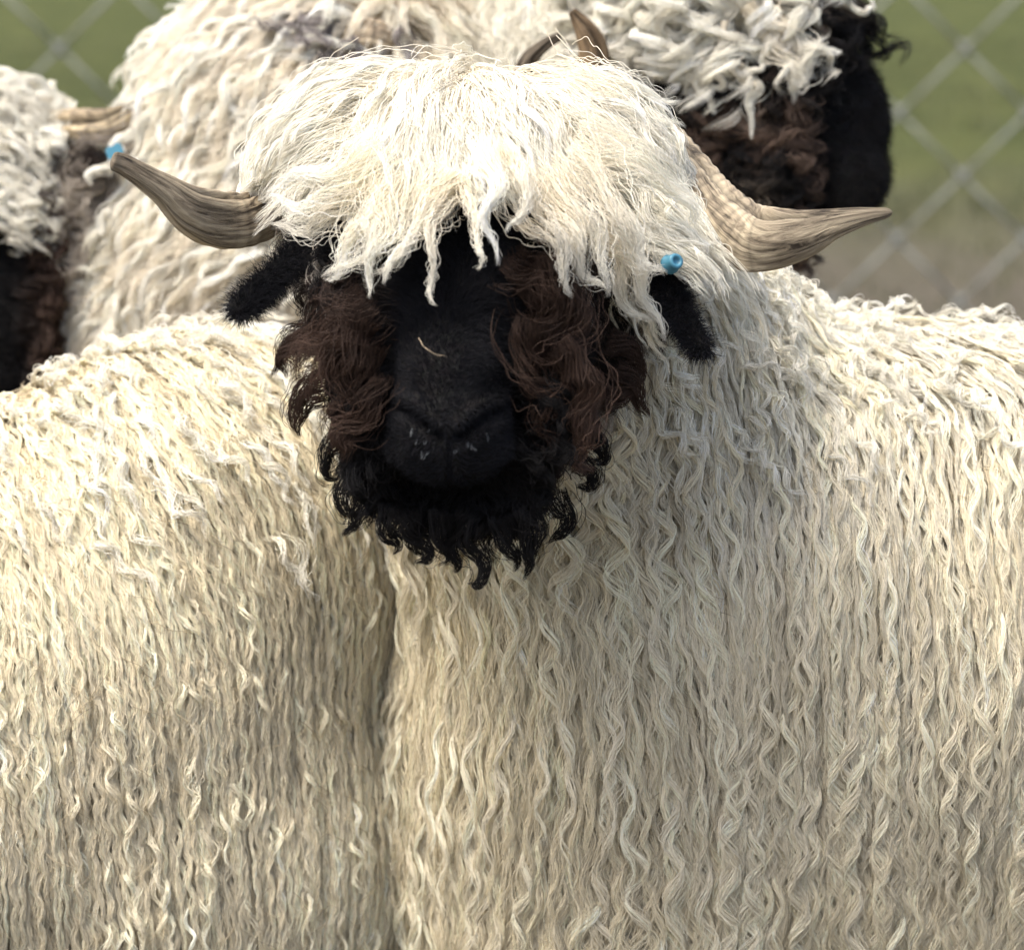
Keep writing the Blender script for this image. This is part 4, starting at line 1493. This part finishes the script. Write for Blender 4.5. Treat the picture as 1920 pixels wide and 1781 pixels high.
# ================================================================== sheep D: looks right, behind the right horn
def sheep_d():
    S = P(1300, 60, 2.83)
    Mz = P(1570, 298, 2.80)
    f, s, u = frame_from(S, Mz, (U_ * .7 + R_ * .6 - F_ * .25))
    sN = s if s.dot(-F_) > 0 else -s            # the side turned to the camera
    bm = Lump()
    head_lumps(bm, S, f, s, u, .93)
    # deep blunt muzzle seen from the side
    ell(bm, P(1566, 232, 2.81), (.045, .040, .062), R_, F_, U_)
    ell(bm, P(1572, 318, 2.80), (.033, .036, .036), R_, F_, U_)
    ell(bm, P(1535, 170, 2.81), (.038, .042, .050), R_, F_, U_)
    ell(bm, P(1470, 280, 2.81), (.05, .04, .055), R_, F_, U_)
    ell(bm, P(1330, 10, 2.83), (.09, .075, .06), R_, F_, U_)
    ell(bm, P(1330, 200, 2.86), (.075, .05, .08), R_, F_, U_)
    chain(bm, [(P(1200, 90, 2.90), .085), (P(1060, 110, 3.0), .105), (P(930, 150, 3.1), .13), ((.0, 3.3, .75), .17)])
    ell(bm, (.0, 3.45, .60), (.18, .28, .22))
    ell(bm, (.03, 3.85, .59), (.18, .30, .21))
    legs(bm, [(-.08, 3.3, 0), (.11, 3.3, 0), (-.06, 4.0, 1), (.13, 4.0, 1)], .42)
    chain(bm, [(P(1190, 120, 2.80), .012), (P(1150, 190, 2.785), .0125), (P(1180, 250, 2.775), .010)], flat=-F_)
    me = fuse(bm, 0.005, 7)
    co = co_of(me)
    x, y, d = proj(co)
    rgb = np.tile(BASE_CREAM * 1.2, (len(co), 1))
    dark = (co[:, 1] < 3.0) & ((x > 1490) | ((x > 1160) & (y > 95)))
    rgb[dark] = BLACK * 1.2
    rgb[dark & (x < 1480) & (y < 380)] = BROWN * .4
    rgb[co[:, 2] < .045] = (.04, .035, .03)
    set_fur(me, rgb)
    o = finish_body('sheep', me, 'sheep in profile facing right, cream ringlets falling over its black and brown face')
    sf = Surf(me)
    add_eyes(o, S, f, s, u, .93)

    def px_w(fn):
        def g(cn, n):
            x, y, d = proj(cn)
            return facing(cn, n, .5) * (cn[:, 2] > .55) * fn(x, y, d) * (cn[:, 1] < 3.7)
        return g
    fneck = lambda p, n, t: Vector((.2 + noise.noise(p * 9) * .5, -.3, -.8)).normalized()
    N1 = fleece_on(sf, o, px_w(lambda x, y, d: (x < 1130)), fneck, 50000, .0085, .07, R=.005, Rv=.004, wave=.002, wavev=.002, per=.035, k=24, root=WHITE_ROOT, tip=WHITE_TIP, h1=.022, m2=14, phz=None, fly=.12, frizz=.0009)
    # ringlet forelock
    def fr(p, n, t):
        return (R_ * .35 + DOWN * .75 - F_ * .25 + Vector((noise.noise(p * 14) * .7, 0, noise.noise(p * 14 + Vector((4, 4, 4))) * .4))).normalized()
    edge = lambda x, y: (y < 35 + .05 * (x - 1150)) & (x > 1130) & (x < 1440)
    N2 = fleece_on(sf, o, px_w(lambda x, y, d: edge(x, y)), fr, 60000,   .0110, .075, R=.0028, Rv=.0022, wave=.006, wavev=.004, per=.030, perv=.012, k=50, root=WHITE_ROOT, tip=WHITE_TIP, h1=.034, lift=.9, cling=.2, grav=.6, m2=30, m=18, phz=None, wave_tip=1.7, frizz=.0002, fly=.03, Lv=.5, helix=.9)
    lk = [[(1440, 20), (1465, 60), (1500, 90), (1508, 130), (1488, 165), (1492, 195)], [(1400, 10), (1440, 70), (1475, 110), (1495, 150), (1485, 160), (1480, 170)],
          [(1145, 60), (1170, 85), (1160, 110), (1180, 130), (1195, 150)], [(1390, 120), (1400, 150), (1420, 160), (1405, 200), (1412, 262)],
          [(1300, 60), (1330, 120), (1352, 150), (1345, 168), (1325, 150)], [(1360, 40), (1350, 100), (1380, 135), (1425, 130), (1428, 95)],
          [(1540, 20), (1580, 10), (1620, 22), (1634, 12), (1630, -5)], [(1240, 60), (1285, 110), (1300, 150), (1330, 190), (1340, 215)],
          [(1450, 40), (1485, 80), (1505, 120), (1500, 145), (1488, 160), (1484, 168)]]
    lines = []
    for ln in lk:
        ds = []
        for x, y in ln:
            h = sf.bvh.ray_cast(CAM, (P(x, y, 3) - CAM).normalized())[0]
            ds.append((h - CAM).dot(F_) - .04 if h else 2.77)
        d0 = min(max(np.mean(ds), 2.72), 2.80)
        lines.append([P(x, y, d0) for x, y in ln])
    G, N = paths(lines, 18)
    N3 = grow('x', o, None, G, N, 90, np.array([.010, .008, .004, .0055, .003, .003, .0025, .0035, .009]), .0014, .02, .0003, WHITE_ROOT * 1.1, WHITE_TIP, m2=24, frizz=.0005, fly=.06, tipc=.15, midc=1.0, rootc=1.0)
    commit('fleece', o, M_WOOL, [N1, N2, N3])
    # brown woolly cheek, grey at the jowl
    zone = lambda x, y: ((x > 1150) & (x < 1500) & (y > 70)) | ((x > 1440) & (x < 1560) & (y < 120))
    Pz, Nz = sf.sample(60000, px_w(lambda x, y, d: zone(x, y)), .0075)
    fz = lambda p, n, t: (DOWN * .7 + R_ * .1 - F_ * .2 + Vector((noise.noise(p * 18) * .9, 0, noise.noise(p * 18 + Vector((4, 4, 4))) * .7))).normalized()
    Gz, NNz = trace(sf, Pz, Nz, fz, .04 + .03 * rng.random(len(Pz)), 12, .6, .004, .026, .3, .9)
    xz, yz, dz = proj(Pz)
    g_ = np.clip(.35 + 3.2 * nval(Pz, 26, 8), 0, 1)[:, None] * smoothstep(1540, 1440, xz)[:, None]
    gr = (smoothstep(260, 340, yz) * smoothstep(1260, 1310, xz) * smoothstep(1460, 1400, xz))[:, None]
    gr = np.clip(gr + .55 * smoothstep(.1, .4, nval(Pz, 24, 31))[:, None] * smoothstep(1560, 1480, xz)[:, None], 0, 1)
    tb = BLACK * 1.3 * (1 - g_) + np.array((.20, .135, .10)) * g_
    tb = tb * (1 - gr * .8) + np.array((.42, .34, .26)) * gr * .8
    N4 = grow('x', o, None, Gz, NNz, 34, .0036 + .003 * rng.random(len(Pz)), .004 + .003 * rng.random(len(Pz)), .024 + .01 * rng.random(len(Pz)), .00027, tb * .45, tb * 1.1,
              m2=18, frizz=.0006, fly=.1, tipc=.5, rootc=1.6, midc=1.4, wave_tip=1.5, colour_var=.2)
    commit('cheek_wool', o, M_DARK, [N4])
    N5 = short_fur(sf, px_w(lambda x, y, d: (x > 1470) & (y > 90)), 350000, .006, BLACK * .8)
    commit('face_fur', o, M_DARK, [N5])
    h1 = [((1108, 170, 2.74), .0135), ((1112, 130, 2.73), .0135), ((1112, 95, 2.725), .0125), ((1100, 62, 2.72), .0095), ((1083, 36, 2.718), .0060), ((1072, 20, 2.716), .0035)]
    horn(o, [(P(*p), r) for p, r in h1], groove=.6, twist=1.0, ridges=16, ridge_until=0, blunt=.5, tint=(.75, .62, .5))
    h2 = [((975, 150, 2.74), .009), ((990, 115, 2.735), .0075), ((1005, 98, 2.73), .0062), ((1028, 80, 2.725), .0048), ((1051, 68, 2.72), .0036)]
    horn(o, [(P(*p), r) for p, r in h2], groove=.6, twist=1.0, ridges=16, ridge_until=0, blunt=.6, tint=(.42, .4, .4))
    return o


D_OBJ = sheep_d()
print('curve points', TOTAL[0])
